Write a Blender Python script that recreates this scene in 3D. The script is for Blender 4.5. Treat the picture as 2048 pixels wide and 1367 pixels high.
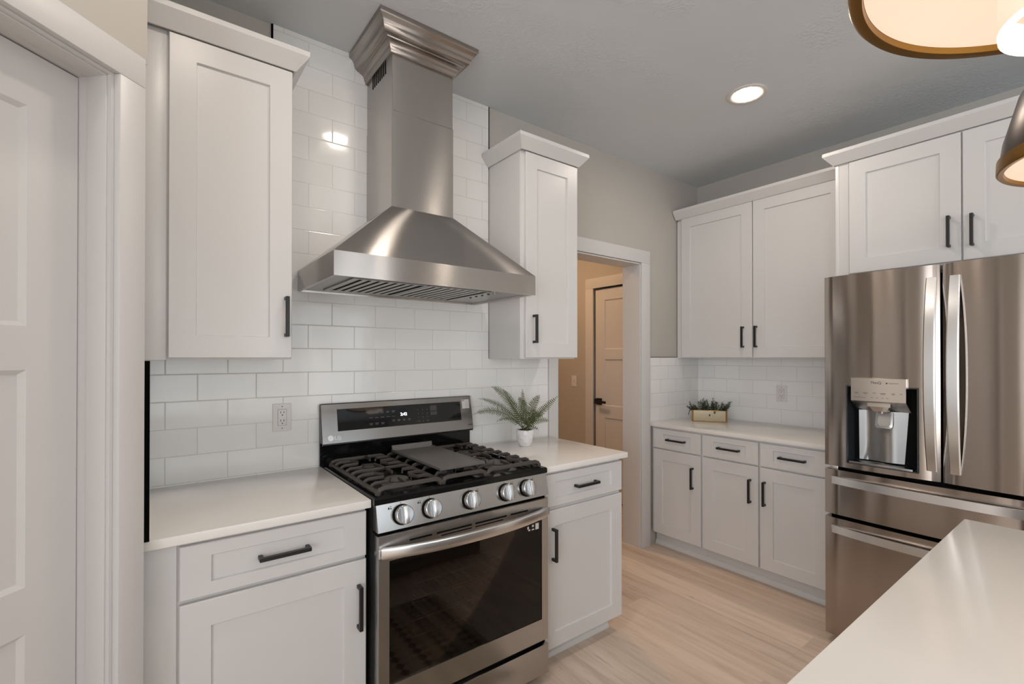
import bpy, bmesh, math, random
from mathutils import Vector, Matrix
random.seed(7)
PI = math.pi
R = math.radians

for o in list(bpy.data.objects):
    bpy.data.objects.remove(o, do_unlink=True)
sc = bpy.context.scene
COL = sc.collection

# ------------------------------------------------------------------ camera
cam_d = bpy.data.cameras.new('camera')
cam = bpy.data.objects.new('camera', cam_d)
COL.objects.link(cam)
cam_d.sensor_width = 36.0
cam_d.sensor_fit = 'HORIZONTAL'
cam_d.lens = 946.877 / 2048 * 36.0
cam_d.shift_y = 25.34 / 2048
cam_d.clip_start = 0.02
cam.location = (0.0176, -2.2061, 1.4014)
cam.rotation_euler = (R(90.0 + 0.2914), R(0.0), R(52.9421 - 90.0))
sc.camera = cam

# ------------------------------------------------------------------ light, exposure
world = bpy.data.worlds.new('sky')
sc.world = world
world.use_nodes = True
wn = world.node_tree
bg = wn.nodes['Background']
sky = wn.nodes.new('ShaderNodeTexSky')
sky.sky_type = 'HOSEK_WILKIE'
sky.turbidity = 4.0
sky.ground_albedo = 0.4
sky.sun_direction = (0.2, 0.6, 0.75)
wn.links.new(sky.outputs[0], bg.inputs[0])
bg.inputs[1].default_value = 1.0
sc.view_settings.view_transform = 'Standard'
sc.view_settings.look = 'None'
sc.view_settings.exposure = 0.55
sc.view_settings.gamma = 1.0
sc.view_settings.use_curve_mapping = False

def window_light(name, loc, rot, sx, sy, power, col):
    d = bpy.data.lights.new(name, 'AREA')
    d.shape = 'RECTANGLE'; d.size = sx; d.size_y = sy
    d.energy = power; d.color = col
    o = bpy.data.objects.new(name, d); COL.objects.link(o)
    o.location = loc; o.rotation_euler = rot
    return o
# daylight entering by the windows of the room behind and beside the camera
window_light('daylight_back', (1.35, -6.62, 1.45), (R(90), 0, 0), 3.9, 2.0, 46.0, (0.92, 0.97, 1.0))
window_light('daylight_left', (-3.62, -3.93, 1.35), (R(90), 0, R(-90)), 4.6, 2.2, 132.0, (0.93, 0.965, 1.0))
CAN_EMIT = 78.0
PENDANT_EMIT = 0.85
HALL_EMIT = 290.0

# ------------------------------------------------------------------ materials
def new_mat(name):
    m = bpy.data.materials.new(name); m.use_nodes = True
    nt = m.node_tree
    return m, nt, nt.nodes['Principled BSDF']

def inp(b, name, v):
    if name in b.inputs: b.inputs[name].default_value = v

def mat(name, col, rough=0.5, metal=0.0, spec=0.5, coat=0.0, bump=None, var=0.0, emit=None, estr=0.0, sheen_rough=None):
    m, nt, b = new_mat(name)
    c = (col[0], col[1], col[2], 1.0)
    inp(b, 'Base Color', c); inp(b, 'Roughness', rough); inp(b, 'Metallic', metal)
    inp(b, 'Specular IOR Level', spec); inp(b, 'Coat Weight', coat)
    if emit:
        inp(b, 'Emission Color', (*emit, 1.0)); inp(b, 'Emission Strength', estr)
    tc = nt.nodes.new('ShaderNodeTexCoord')
    n = nt.nodes.new('ShaderNodeTexNoise')
    n.inputs['Scale'].default_value = bump[0] if bump else 6.0
    n.inputs['Detail'].default_value = 4.0
    nt.links.new(tc.outputs['Object'], n.inputs['Vector'])
    if var > 0:
        mx = nt.nodes.new('ShaderNodeMix'); mx.data_type = 'RGBA'
        mx.inputs[6].default_value = c
        mx.inputs[7].default_value = (col[0]*(1-var), col[1]*(1-var), col[2]*(1-var), 1)
        nt.links.new(n.outputs[0], mx.inputs[0]); nt.links.new(mx.outputs[2], b.inputs['Base Color'])
    if bump:
        bp = nt.nodes.new('ShaderNodeBump')
        bp.inputs['Strength'].default_value = bump[1]; bp.inputs['Distance'].default_value = bump[2]
        nt.links.new(n.outputs[0], bp.inputs['Height']); nt.links.new(bp.outputs[0], b.inputs['Normal'])
    return m

def emission(name, col, strength):
    m, nt, b = new_mat(name)
    inp(b, 'Base Color', (0.8, 0.8, 0.8, 1)); inp(b, 'Emission Color', (*col, 1)); inp(b, 'Emission Strength', strength)
    return m

def steel(name, col, rough, aniso=1.0, grain='H', rot=0.25):
    """brushed stainless: fine grain along the sheet plus anisotropic highlights"""
    m, nt, b = new_mat(name)
    inp(b, 'Base Color', (*col, 1)); inp(b, 'Metallic', 1.0)
    inp(b, 'Anisotropic', aniso); inp(b, 'Anisotropic Rotation', rot)
    tg = nt.nodes.new('ShaderNodeTangent'); tg.direction_type = 'RADIAL'; tg.axis = 'Z'
    nt.links.new(tg.outputs[0], b.inputs['Tangent'])
    tc = nt.nodes.new('ShaderNodeTexCoord'); mp = nt.nodes.new('ShaderNodeMapping')
    mp.inputs['Scale'].default_value = (3, 3, 420) if grain == 'H' else (420, 420, 3)
    n = nt.nodes.new('ShaderNodeTexNoise'); n.inputs['Scale'].default_value = 1.0; n.inputs['Detail'].default_value = 3.0
    nt.links.new(tc.outputs['Object'], mp.inputs[0]); nt.links.new(mp.outputs[0], n.inputs['Vector'])
    mr = nt.nodes.new('ShaderNodeMapRange')
    mr.inputs['To Min'].default_value = rough * 0.93; mr.inputs['To Max'].default_value = rough * 1.07
    nt.links.new(n.outputs[0], mr.inputs[0]); nt.links.new(mr.outputs[0], b.inputs['Roughness'])
    n2 = nt.nodes.new('ShaderNodeTexNoise'); n2.inputs['Scale'].default_value = 2.2; n2.inputs['Detail'].default_value = 1.0
    nt.links.new(tc.outputs['Object'], n2.inputs['Vector'])
    bp = nt.nodes.new('ShaderNodeBump'); bp.inputs['Strength'].default_value = 0.05; bp.inputs['Distance'].default_value = 0.02
    nt.links.new(n2.outputs[0], bp.inputs['Height']); nt.links.new(bp.outputs[0], b.inputs['Normal'])
    return m

def tile_mat(name, ax, off_u, off_v):
    """white glazed running-bond wall tile; ax = which object axis runs along the wall"""
    m, nt, b = new_mat(name)
    tc = nt.nodes.new('ShaderNodeTexCoord'); sp = nt.nodes.new('ShaderNodeSeparateXYZ'); cb = nt.nodes.new('ShaderNodeCombineXYZ')
    nt.links.new(tc.outputs['Object'], sp.inputs[0])
    a1 = nt.nodes.new('ShaderNodeMath'); a1.operation = 'SUBTRACT'; a1.inputs[1].default_value = off_u
    a2 = nt.nodes.new('ShaderNodeMath'); a2.operation = 'SUBTRACT'; a2.inputs[1].default_value = off_v
    nt.links.new(sp.outputs[ax], a1.inputs[0]); nt.links.new(sp.outputs['Z'], a2.inputs[0])
    nt.links.new(a1.outputs[0], cb.inputs[0]); nt.links.new(a2.outputs[0], cb.inputs[1])
    def brick(mort, smooth):
        k = nt.nodes.new('ShaderNodeTexBrick')
        k.offset = 0.5; k.offset_frequency = 2; k.squash = 1.0
        k.inputs['Scale'].default_value = 1.0
        k.inputs['Brick Width'].default_value = 0.2037; k.inputs['Row Height'].default_value = 0.1040
        k.inputs['Mortar Size'].default_value = mort; k.inputs['Mortar Smooth'].default_value = smooth
        nt.links.new(cb.outputs[0], k.inputs['Vector']); return k
    k = brick(0.0010, 0.1)
    k.inputs['Color1'].default_value = (0.85, 0.85, 0.84, 1); k.inputs['Color2'].default_value = (0.82, 0.82, 0.81, 1)
    k.inputs['Mortar'].default_value = (0.60, 0.585, 0.56, 1)
    nt.links.new(k.outputs['Color'], b.inputs['Base Color'])
    k2 = brick(0.0036, 1.0)
    inv = nt.nodes.new('ShaderNodeMath'); inv.operation = 'SUBTRACT'; inv.inputs[0].default_value = 1.0
    nt.links.new(k2.outputs['Fac'], inv.inputs[1])
    bp = nt.nodes.new('ShaderNodeBump'); bp.inputs['Strength'].default_value = 0.45; bp.inputs['Distance'].default_value = 0.0016
    nt.links.new(inv.outputs[0], bp.inputs['Height'])
    n = nt.nodes.new('ShaderNodeTexNoise'); n.inputs['Scale'].default_value = 9.0; n.inputs['Detail'].default_value = 1.0
    nt.links.new(tc.outputs['Object'], n.inputs['Vector'])
    bp2 = nt.nodes.new('ShaderNodeBump'); bp2.inputs['Strength'].default_value = 0.12; bp2.inputs['Distance'].default_value = 0.01
    nt.links.new(n.outputs[0], bp2.inputs['Height']); nt.links.new(bp.outputs[0], bp2.inputs['Normal'])
    nt.links.new(bp2.outputs[0], b.inputs['Normal'])
    mr = nt.nodes.new('ShaderNodeMapRange'); mr.inputs['To Min'].default_value = 0.10; mr.inputs['To Max'].default_value = 0.6
    nt.links.new(k.outputs['Fac'], mr.inputs[0]); nt.links.new(mr.outputs[0], b.inputs['Roughness'])
    return m

def floor_mat():
    m, nt, b = new_mat('light_oak_plank')
    L = nt.links
    tc = nt.nodes.new('ShaderNodeTexCoord'); sp = nt.nodes.new('ShaderNodeSeparateXYZ'); cb = nt.nodes.new('ShaderNodeCombineXYZ')
    L.new(tc.outputs['Object'], sp.inputs[0]); L.new(sp.outputs['Y'], cb.inputs[0]); L.new(sp.outputs['X'], cb.inputs[1])
    k = nt.nodes.new('ShaderNodeTexBrick'); k.offset = 0.37; k.offset_frequency = 3; k.squash = 1
    k.inputs['Scale'].default_value = 1; k.inputs['Brick Width'].default_value = 1.22; k.inputs['Row Height'].default_value = 0.178
    k.inputs['Mortar Size'].default_value = 0.0005; k.inputs['Mortar Smooth'].default_value = 0.3
    k.inputs['Color1'].default_value = (0, 0, 0, 1); k.inputs['Color2'].default_value = (1, 1, 1, 1); k.inputs['Mortar'].default_value = (0.3, 0.3, 0.3, 1)
    L.new(cb.outputs[0], k.inputs['Vector'])
    # per-plank offset of the grain
    ad = nt.nodes.new('ShaderNodeVectorMath'); ad.operation = 'MULTIPLY_ADD'
    L.new(k.outputs['Color'], ad.inputs[0]); ad.inputs[1].default_value = (7.0, 3.0, 5.0); L.new(cb.outputs[0], ad.inputs[2])
    mp = nt.nodes.new('ShaderNodeMapping'); mp.inputs['Scale'].default_value = (1.6, 17.0, 1.0); L.new(ad.outputs[0], mp.inputs[0])
    n = nt.nodes.new('ShaderNodeTexNoise'); n.inputs['Scale'].default_value = 1.0; n.inputs['Detail'].default_value = 7.0; n.inputs['Roughness'].default_value = 0.62; n.inputs['Distortion'].default_value = 0.6
    L.new(mp.outputs[0], n.inputs['Vector'])
    cr = nt.nodes.new('ShaderNodeValToRGB'); e = cr.color_ramp.elements
    e[0].position = 0.30; e[0].color = (0.56, 0.44, 0.35, 1); e[1].position = 0.66; e[1].color = (0.775, 0.645, 0.545, 1)
    el = e.new(0.5); el.color = (0.71, 0.58, 0.475, 1)
    L.new(n.outputs[0], cr.inputs[0])
    # broad tone per plank
    t = nt.nodes.new('ShaderNodeMix'); t.data_type = 'RGBA'; t.blend_type = 'MULTIPLY'; t.inputs[0].default_value = 1.0
    tr = nt.nodes.new('ShaderNodeValToRGB'); te = tr.color_ramp.elements
    te[0].color = (0.86, 0.85, 0.85, 1); te[1].color = (1.0, 1.0, 1.0, 1)
    L.new(k.outputs['Color'], tr.inputs[0]); L.new(cr.outputs[0], t.inputs[6]); L.new(tr.outputs[0], t.inputs[7])
    # dark cracks / knots
    mp2 = nt.nodes.new('ShaderNodeMapping'); mp2.inputs['Scale'].default_value = (1.1, 13.0, 1.0); L.new(ad.outputs[0], mp2.inputs[0])
    n2 = nt.nodes.new('ShaderNodeTexNoise'); n2.inputs['Scale'].default_value = 2.6; n2.inputs['Detail'].default_value = 5.0; n2.inputs['Roughness'].default_value = 0.7
    L.new(mp2.outputs[0], n2.inputs['Vector'])
    c2 = nt.nodes.new('ShaderNodeValToRGB'); c2.color_ramp.elements[0].position = 0.635; c2.color_ramp.elements[1].position = 0.72
    L.new(n2.outputs[0], c2.inputs[0])
    d = nt.nodes.new('ShaderNodeMix'); d.data_type = 'RGBA'; d.inputs[7].default_value = (0.22, 0.15, 0.10, 1)
    ml = nt.nodes.new('ShaderNodeMath'); ml.operation = 'MULTIPLY'; ml.inputs[1].default_value = 0.75
    L.new(c2.outputs[0], ml.inputs[0]); L.new(ml.outputs[0], d.inputs[0]); L.new(t.outputs[2], d.inputs[6])
    g = nt.nodes.new('ShaderNodeMix'); g.data_type = 'RGBA'; g.inputs[7].default_value = (0.46, 0.36, 0.28, 1)
    L.new(k.outputs['Fac'], g.inputs[0]); L.new(d.outputs[2], g.inputs[6])
    L.new(g.outputs[2], b.inputs['Base Color'])
    inp(b, 'Roughness', 0.42)
    bp = nt.nodes.new('ShaderNodeBump'); bp.inputs['Strength'].default_value = 0.15; bp.inputs['Distance'].default_value = 0.002
    L.new(n.outputs[0], bp.inputs['Height']); L.new(bp.outputs[0], b.inputs['Normal'])
    return m

def ceiling_mat():
    m, nt, b = new_mat('ceiling_paint')
    inp(b, 'Base Color', (0.67, 0.70, 0.725, 1)); inp(b, 'Roughness', 0.75)
    tc = nt.nodes.new('ShaderNodeTexCoord')
    n = nt.nodes.new('ShaderNodeTexNoise'); n.inputs['Scale'].default_value = 26.0; n.inputs['Detail'].default_value = 3.0; n.inputs['Distortion'].default_value = 2.2
    v = nt.nodes.new('ShaderNodeTexNoise'); v.inputs['Scale'].default_value = 3.0; v.inputs['Detail'].default_value = 2.0
    nt.links.new(tc.outputs['Object'], n.inputs['Vector']); nt.links.new(tc.outputs['Object'], v.inputs['Vector'])
    cr = nt.nodes.new('ShaderNodeValToRGB'); cr.color_ramp.elements[0].position = 0.45; cr.color_ramp.elements[1].position = 0.62
    nt.links.new(v.outputs[0], cr.inputs[0])
    mu = nt.nodes.new('ShaderNodeMath'); mu.operation = 'MULTIPLY'
    nt.links.new(n.outputs[0], mu.inputs[0]); nt.links.new(cr.outputs[0], mu.inputs[1])
    bp = nt.nodes.new('ShaderNodeBump'); bp.inputs['Strength'].default_value = 0.5; bp.inputs['Distance'].default_value = 0.007
    nt.links.new(mu.outputs[0], bp.inputs['Height']); nt.links.new(bp.outputs[0], b.inputs['Normal'])
    return m

def oven_glass():
    m, nt, b = new_mat('smoked_oven_glass')
    nt.nodes.remove(b)
    out = nt.nodes['Material Output']
    tr = nt.nodes.new('ShaderNodeBsdfTransparent'); tr.inputs[0].default_value = (0.45, 0.40, 0.36, 1)
    gl = nt.nodes.new('ShaderNodeBsdfGlossy'); gl.inputs['Roughness'].default_value = 0.03; gl.inputs[0].default_value = (0.9, 0.9, 0.9, 1)
    fr = nt.nodes.new('ShaderNodeFresnel'); fr.inputs[0].default_value = 1.5
    mx = nt.nodes.new('ShaderNodeMixShader')
    nt.links.new(fr.outputs[0], mx.inputs[0]); nt.links.new(tr.outputs[0], mx.inputs[1]); nt.links.new(gl.outputs[0], mx.inputs[2])
    nt.links.new(mx.outputs[0], out.inputs[0])
    return m

def rug_mat():
    m, nt, b = new_mat('woven_rug')
    tc = nt.nodes.new('ShaderNodeTexCoord')
    ch = nt.nodes.new('ShaderNodeTexChecker'); ch.inputs['Scale'].default_value = 26.0
    ch.inputs['Color1'].default_value = (0.10, 0.07, 0.05, 1); ch.inputs['Color2'].default_value = (0.30, 0.23, 0.16, 1)
    mp = nt.nodes.new('ShaderNodeMapping'); mp.inputs['Rotation'].default_value = (0, 0, R(45))
    nt.links.new(tc.outputs['Object'], mp.inputs[0]); nt.links.new(mp.outputs[0], ch.inputs[0])
    w = nt.nodes.new('ShaderNodeTexWave'); w.inputs['Scale'].default_value = 2.6; w.bands_direction = 'X'
    nt.links.new(tc.outputs['Object'], w.inputs['Vector'])
    mx = nt.nodes.new('ShaderNodeMix'); mx.data_type = 'RGBA'; mx.inputs[7].default_value = (0.34, 0.27, 0.19, 1)
    nt.links.new(w.outputs['Fac'], mx.inputs[0]); nt.links.new(ch.outputs[0], mx.inputs[6])
    nt.links.new(mx.outputs[2], b.inputs['Base Color']); inp(b, 'Roughness', 0.95)
    return m

def quartz_mat():
    m, nt, b = new_mat('white_quartz')
    tc = nt.nodes.new('ShaderNodeTexCoord')
    n = nt.nodes.new('ShaderNodeTexNoise'); n.inputs['Scale'].default_value = 3.5; n.inputs['Detail'].default_value = 5.0
    nt.links.new(tc.outputs['Object'], n.inputs['Vector'])
    cr = nt.nodes.new('ShaderNodeValToRGB'); cr.color_ramp.elements[0].color = (0.80, 0.77, 0.735, 1); cr.color_ramp.elements[1].color = (0.845, 0.815, 0.775, 1)
    nt.links.new(n.outputs[0], cr.inputs[0]); nt.links.new(cr.outputs[0], b.inputs['Base Color'])
    inp(b, 'Roughness', 0.16)
    return m

M = {}
M['wall'] = mat('greige_wall_paint', (0.50, 0.47, 0.43), 0.6, bump=(180, 0.06, 0.002))
M['ceiling'] = ceiling_mat()
M['floor'] = floor_mat()
M['trim'] = mat('white_trim_paint', (0.665, 0.65, 0.64), 0.35, var=0.02)
M['cab'] = mat('white_cabinet_lacquer', (0.68, 0.668, 0.658), 0.32, var=0.02)
M['seam_grey'] = mat('grey_outlet_seam', (0.30, 0.29, 0.28), 0.6)  # grey of the thin line around the outlet receptacles
M['black'] = mat('matte_black_metal', (0.012, 0.012, 0.013), 0.38, spec=0.45, var=0.2)
M['edge'] = mat('black_tile_edge', (0.003, 0.003, 0.003), 0.9, spec=0.05)
M['tile_b'] = tile_mat('glazed_tile_stove_wall', 'X', 0.0495 - 0.2037 * 4, 0.9190 - 0.104 * 9)
M['tile_r'] = tile_mat('glazed_tile_fridge_wall', 'Y', -0.45 - 0.2037 * 14, 0.9190 - 0.104 * 9)
M['tile_l'] = tile_mat('glazed_tile_return_wall', 'Y', -0.10 - 0.2037 * 10, 0.9190 - 0.104 * 9)
M['quartz'] = quartz_mat()
M['steel'] = steel('brushed_steel', (0.50, 0.487, 0.472), 0.20)
M['steel_hood'] = steel('brushed_hood_steel', (0.47, 0.445, 0.425), 0.21)
M['steel_fridge'] = steel('brushed_fridge_steel', (0.40, 0.345, 0.305), 0.145)
M['steel_panel'] = steel('brushed_panel_steel', (0.39, 0.382, 0.374), 0.22, aniso=0.55)
M['steel_guard'] = steel('brushed_backguard_steel', (0.25, 0.245, 0.24), 0.22, aniso=0.5)
M['steel_crown'] = steel('antiqued_crown_steel', (0.34, 0.305, 0.28), 0.22)
M['panel_steel'] = steel('dispenser_panel_steel', (0.60, 0.57, 0.54), 0.30)
M['knob_face'] = mat('brushed_knob_face', (0.32, 0.33, 0.34), 0.25, 1.0, var=0.1)
M['steel_handle'] = mat('satin_handle_steel', (0.80, 0.795, 0.79), 0.24, 1.0, var=0.05)
M['chrome'] = mat('polished_knob_metal', (0.52, 0.52, 0.52), 0.14, 1.0)
M['filter'] = mat('filter_steel', (0.40, 0.385, 0.37), 0.32, 1.0)
M['void'] = mat('dark_void', (0.004, 0.004, 0.004), 0.8, spec=0.1)
M['enamel'] = mat('black_enamel', (0.006, 0.006, 0.006), 0.10, spec=0.3)
M['iron'] = mat('cast_iron', (0.050, 0.041, 0.036), 0.45, bump=(260, 0.2, 0.001))
M['griddle'] = mat('seasoned_griddle', (0.16, 0.15, 0.142), 0.42, bump=(90, 0.1, 0.001), var=0.3)
M['alu'] = mat('burner_alloy', (0.16, 0.155, 0.15), 0.45, 0.8)
M['burner_cap'] = mat('burner_cap_enamel', (0.085, 0.078, 0.072), 0.45, var=0.2)
M['disp'] = mat('black_display_glass', (0.004, 0.004, 0.006), 0.03, spec=0.45)
M['white_print'] = mat('pale_print', (0.62, 0.62, 0.62), 0.5)
M['gray_print'] = mat('grey_print', (0.13, 0.13, 0.13), 0.5)
M['patch_grey'] = mat('dim_grey_patch', (0.05, 0.047, 0.045), 0.5)
M['dark_print'] = mat('dark_print', (0.05, 0.05, 0.05), 0.5)
M['led'] = emission('clock_led', (0.75, 0.85, 1.0), 2.5)
M['logo'] = mat('logo_silver', (0.95, 0.95, 0.95), 0.6, spec=0.2)
M['sticker'] = mat('paper_sticker', (0.62, 0.60, 0.58), 0.6)
M['sticker_pink'] = mat('pink_sticker_print', (0.55, 0.40, 0.38), 0.6)
M['oven_glass'] = oven_glass()
M['oven_in'] = mat('oven_enamel', (0.075, 0.066, 0.058), 0.5)
M['rack'] = mat('oven_rack_wire', (0.85, 0.85, 0.83), 0.35)
M['body_dark'] = mat('appliance_side', (0.025, 0.025, 0.027), 0.5)
M['fr_body'] = mat('fridge_side', (0.16, 0.155, 0.15), 0.5)
M['disp_dark'] = mat('dispenser_dark_plastic', (0.030, 0.033, 0.037), 0.18, coat=0.5)
M['disp_steel'] = steel('dispenser_steel', (0.36, 0.355, 0.35), 0.36)
M['paddle'] = mat('grey_paddle', (0.42, 0.41, 0.40), 0.3, 0.7)
M['brass'] = mat('aged_brass', (0.34, 0.185, 0.045), 0.34, 1.0, var=0.25)
M['bronze'] = mat('dark_bronze', (0.085, 0.062, 0.05), 0.32, 0.9, var=0.25)
M['diff'] = mat('lamp_diffuser', (0.45, 0.42, 0.38), 0.5, emit=(1.0, 0.72, 0.52), estr=PENDANT_EMIT * 0.62)
M['bulb'] = emission('lamp_glass', (1.0, 0.86, 0.68), PENDANT_EMIT * 1.3)
M['drum_in'] = mat('drum_inner_glass', (0.25, 0.21, 0.17), 0.6, emit=(1.0, 0.74, 0.55), estr=PENDANT_EMIT * 0.42)
M['can'] = emission('downlight_lens', (1.0, 0.87, 0.75), CAN_EMIT)
M['can_low'] = emission('dimmed_downlight_lens', (1.0, 0.87, 0.75), CAN_EMIT * 0.62)
M['hall_can'] = emission('hall_downlight_lens', (1.0, 0.62, 0.34), HALL_EMIT)
M['can_trim'] = mat('downlight_trim', (0.70, 0.66, 0.62), 0.4)
M['plate'] = mat('white_outlet_plastic', (0.74, 0.72, 0.70), 0.35)
M['slot'] = mat('outlet_slot', (0.02, 0.02, 0.02), 0.6)
M['pot'] = mat('white_ceramic', (0.82, 0.80, 0.80), 0.3)
M['soil'] = mat('dark_soil', (0.015, 0.012, 0.010), 0.9, bump=(120, 0.6, 0.004))
M['fern'] = mat('fern_leaf', (0.135, 0.160, 0.055), 0.5, var=0.7)
M['fern_stem'] = mat('fern_stem', (0.06, 0.075, 0.03), 0.6)
M['herb'] = mat('herb_leaf', (0.085, 0.115, 0.055), 0.6, var=0.6)
M['tin'] = mat('cream_gold_tin', (0.60, 0.53, 0.38), 0.42, 0.15, var=0.12)
M['gold'] = mat('gold_tin_edge', (0.50, 0.30, 0.09), 0.35, 0.8, var=0.2)
M['leather'] = mat('brown_leather', (0.045, 0.018, 0.010), 0.6)
M['rug'] = rug_mat()
M['island'] = mat('island_paint', (0.40, 0.39, 0.38), 0.45)
M['glass'] = mat('window_pane', (0.9, 0.95, 1.0), 0.02)
M['hall_door'] = M['trim']

# ------------------------------------------------------------------ mesh builder
ORG = {}
class MB:
    def __init__(s): s.bm = bmesh.new()
    def v(s, *c): return s.bm.verts.new(c)
    def f(s, vs):
        try: return s.bm.faces.new(vs)
        except ValueError: return None
    def poly(s, pts): return s.f([s.v(*p) for p in pts])
    def box(s, x0, x1, y0, y1, z0, z1, bev=0.0, seg=2):
        b = bmesh.new()
        bmesh.ops.create_cube(b, size=1.0)
        for v in b.verts:
            v.co = Vector(((x0+x1)/2 + v.co.x*abs(x1-x0), (y0+y1)/2 + v.co.y*abs(y1-y0), (z0+z1)/2 + v.co.z*abs(z1-z0)))
        if bev > 0:
            bmesh.ops.bevel(b, geom=list(b.edges), offset=bev, segments=seg, profile=0.6, affect='EDGES')
        s.merge(b); return s
    def merge(s, b, mtx=None):
        if mtx is not None: bmesh.ops.transform(b, matrix=mtx, verts=list(b.verts))
        mp = {}
        for v in b.verts: mp[v] = s.bm.verts.new(v.co)
        for f in b.faces:
            try: s.bm.faces.new([mp[v] for v in f.verts])
            except ValueError: pass
        b.free()
    def loops(s, loops, cap0=True, cap1=True, closed=True):
        """stack of vertex loops joined by quads"""
        L = [[s.v(*p) for p in lp] for lp in loops]
        n = len(L[0])
        for a, b in zip(L, L[1:]):
            for i in range(n if closed else n-1):
                j = (i+1) % n
                s.f([a[i], a[j], b[j], b[i]])
        if cap0: s.f(list(reversed(L[0])))
        if cap1: s.f(L[-1])
        return s
    def prism(s, prof, a0, a1, axis='x'):
        """profile of (p,q) extruded from a0 to a1; x:(y,z) y:(x,z) z:(x,y)"""
        def P(p, q, a):
            return (a, p, q) if axis == 'x' else ((p, a, q) if axis == 'y' else (p, q, a))
        return s.loops([[P(p, q, a0) for p, q in prof], [P(p, q, a1) for p, q in prof]])
    def cyl(s, c0, c1, r0, r1=None, n=24, cap0=True, cap1=True):
        r1 = r0 if r1 is None else r1
        c0, c1 = Vector(c0), Vector(c1); d = (c1-c0).normalized()
        u = d.orthogonal().normalized(); w = d.cross(u)
        lp = []
        for c, r in ((c0, r0), (c1, r1)):
            lp.append([tuple(c + (u*math.cos(2*PI*i/n) + w*math.sin(2*PI*i/n))*r) for i in range(n)])
        return s.loops(lp, cap0, cap1)
    def lathe(s, prof, c=(0, 0, 0), n=40, d=(0, 0, 1), caps=False, phase=0.0):
        """profile of (radius, height) turned about axis d through c"""
        d = Vector(d).normalized(); c = Vector(c)
        if abs(d.z) > 0.99: u = Vector((1, 0, 0)); w = Vector((0, 1, 0))*(1 if d.z > 0 else -1)
        else: u = d.orthogonal().normalized(); w = d.cross(u)
        lp = [[tuple(c + d*h + (u*math.cos(2*PI*i/n+phase) + w*math.sin(2*PI*i/n+phase))*r) for i in range(n)] for r, h in prof]
        return s.loops(lp, caps, caps)
    def tube(s, pts, r, n=8, prof=None, up=(0, 0, 1), cap=True, taper=None):
        """round tube or profile (list of (side, up)) swept along points"""
        pts = [Vector(p) for p in pts]; up = Vector(up); lp = []
        for i, p in enumerate(pts):
            t = (pts[min(i+1, len(pts)-1)] - pts[max(i-1, 0)]).normalized()
            sd = t.cross(up)
            if sd.length < 1e-4: sd = t.cross(Vector((1, 0, 0)))
            sd.normalize(); uu = sd.cross(t).normalized()
            k = taper[i] if taper else 1.0
            if prof: lp.append([tuple(p + sd*a*k + uu*b*k) for a, b in prof])
            else: lp.append([tuple(p + (sd*math.cos(2*PI*j/n) + uu*math.sin(2*PI*j/n))*r*k) for j in range(n)])
        return s.loops(lp, cap, cap)
    def sweep(s, path, prof, side=1):
        """moulding: (out, z) profile mitred along a level XY path; side=+1 puts 'out' to the right of travel"""
        path = [Vector((p[0], p[1])) for p in path]; lp = []
        for i, p in enumerate(path):
            ns = []
            if i > 0: t = (p-path[i-1]).normalized(); ns.append(Vector((t.y, -t.x))*side)
            if i < len(path)-1: t = (path[i+1]-p).normalized(); ns.append(Vector((t.y, -t.x))*side)
            m = ns[0] if len(ns) == 1 else (ns[0]+ns[1])/(1+ns[0].dot(ns[1]))
            lp.append([(p.x+m.x*a, p.y+m.y*a, z) for a, z in prof])
        return s.loops(lp)
    def text(s, body, size, o, ux, uy, align='LEFT', ext=0.0):
        cu = bpy.data.curves.new('lettering', 'FONT'); cu.body = body; cu.size = size
        cu.offset = size*0.012; cu.align_x = align; cu.resolution_u = 3; cu.extrude = ext
        ob = bpy.data.objects.new('lettering', cu); me = bpy.data.meshes.new_from_object(ob)
        ux = Vector(ux).normalized(); uy = Vector(uy).normalized(); n = ux.cross(uy)
        m = Matrix(((ux.x, uy.x, n.x, o[0]), (ux.y, uy.y, n.y, o[1]), (ux.z, uy.z, n.z, o[2]), (0, 0, 0, 1)))
        b = bmesh.new(); b.from_mesh(me); s.merge(b, m)
        bpy.data.objects.remove(ob); bpy.data.curves.remove(cu); bpy.data.meshes.remove(me)
        return s
    def plate(s, o, ux, uy, w, h, t=0.0004):
        """thin slab w x h lying on a plane, standing t proud of it"""
        o, ux, uy = Vector(o), Vector(ux).normalized(), Vector(uy).normalized(); n = ux.cross(uy)
        a = [o, o+ux*w, o+ux*w+uy*h, o+uy*h]
        return s.loops([[tuple(p) for p in a], [tuple(p+n*t) for p in a]])
    def build(s, name, m, parent=None, loc=(0, 0, 0), rotz=0.0, smooth=35, local=False, recalc=True):
        bm = s.bm
        bmesh.ops.remove_doubles(bm, verts=list(bm.verts), dist=1e-6) if len(bm.verts) < 60000 else None
        if recalc: bmesh.ops.recalc_face_normals(bm, faces=list(bm.faces))
        org = ORG.get(parent, (0, 0, 0)) if parent is not None else loc
        if not local and (org[0] or org[1] or org[2]):
            bmesh.ops.translate(bm, verts=list(bm.verts), vec=(-org[0], -org[1], -org[2]))
        me = bpy.data.meshes.new(name); bm.to_mesh(me); bm.free()
        me.materials.append(m)
        if smooth:
            me.polygons.foreach_set('use_smooth', [True]*len(me.polygons))
            me.set_sharp_from_angle(angle=R(smooth))
        o = bpy.data.objects.new(name, me); COL.objects.link(o)
        if parent is not None: o.parent = parent; ORG[o] = org
        else: o.location = loc; o.rotation_euler = (0, 0, rotz); ORG[o] = loc
        return o

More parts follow.
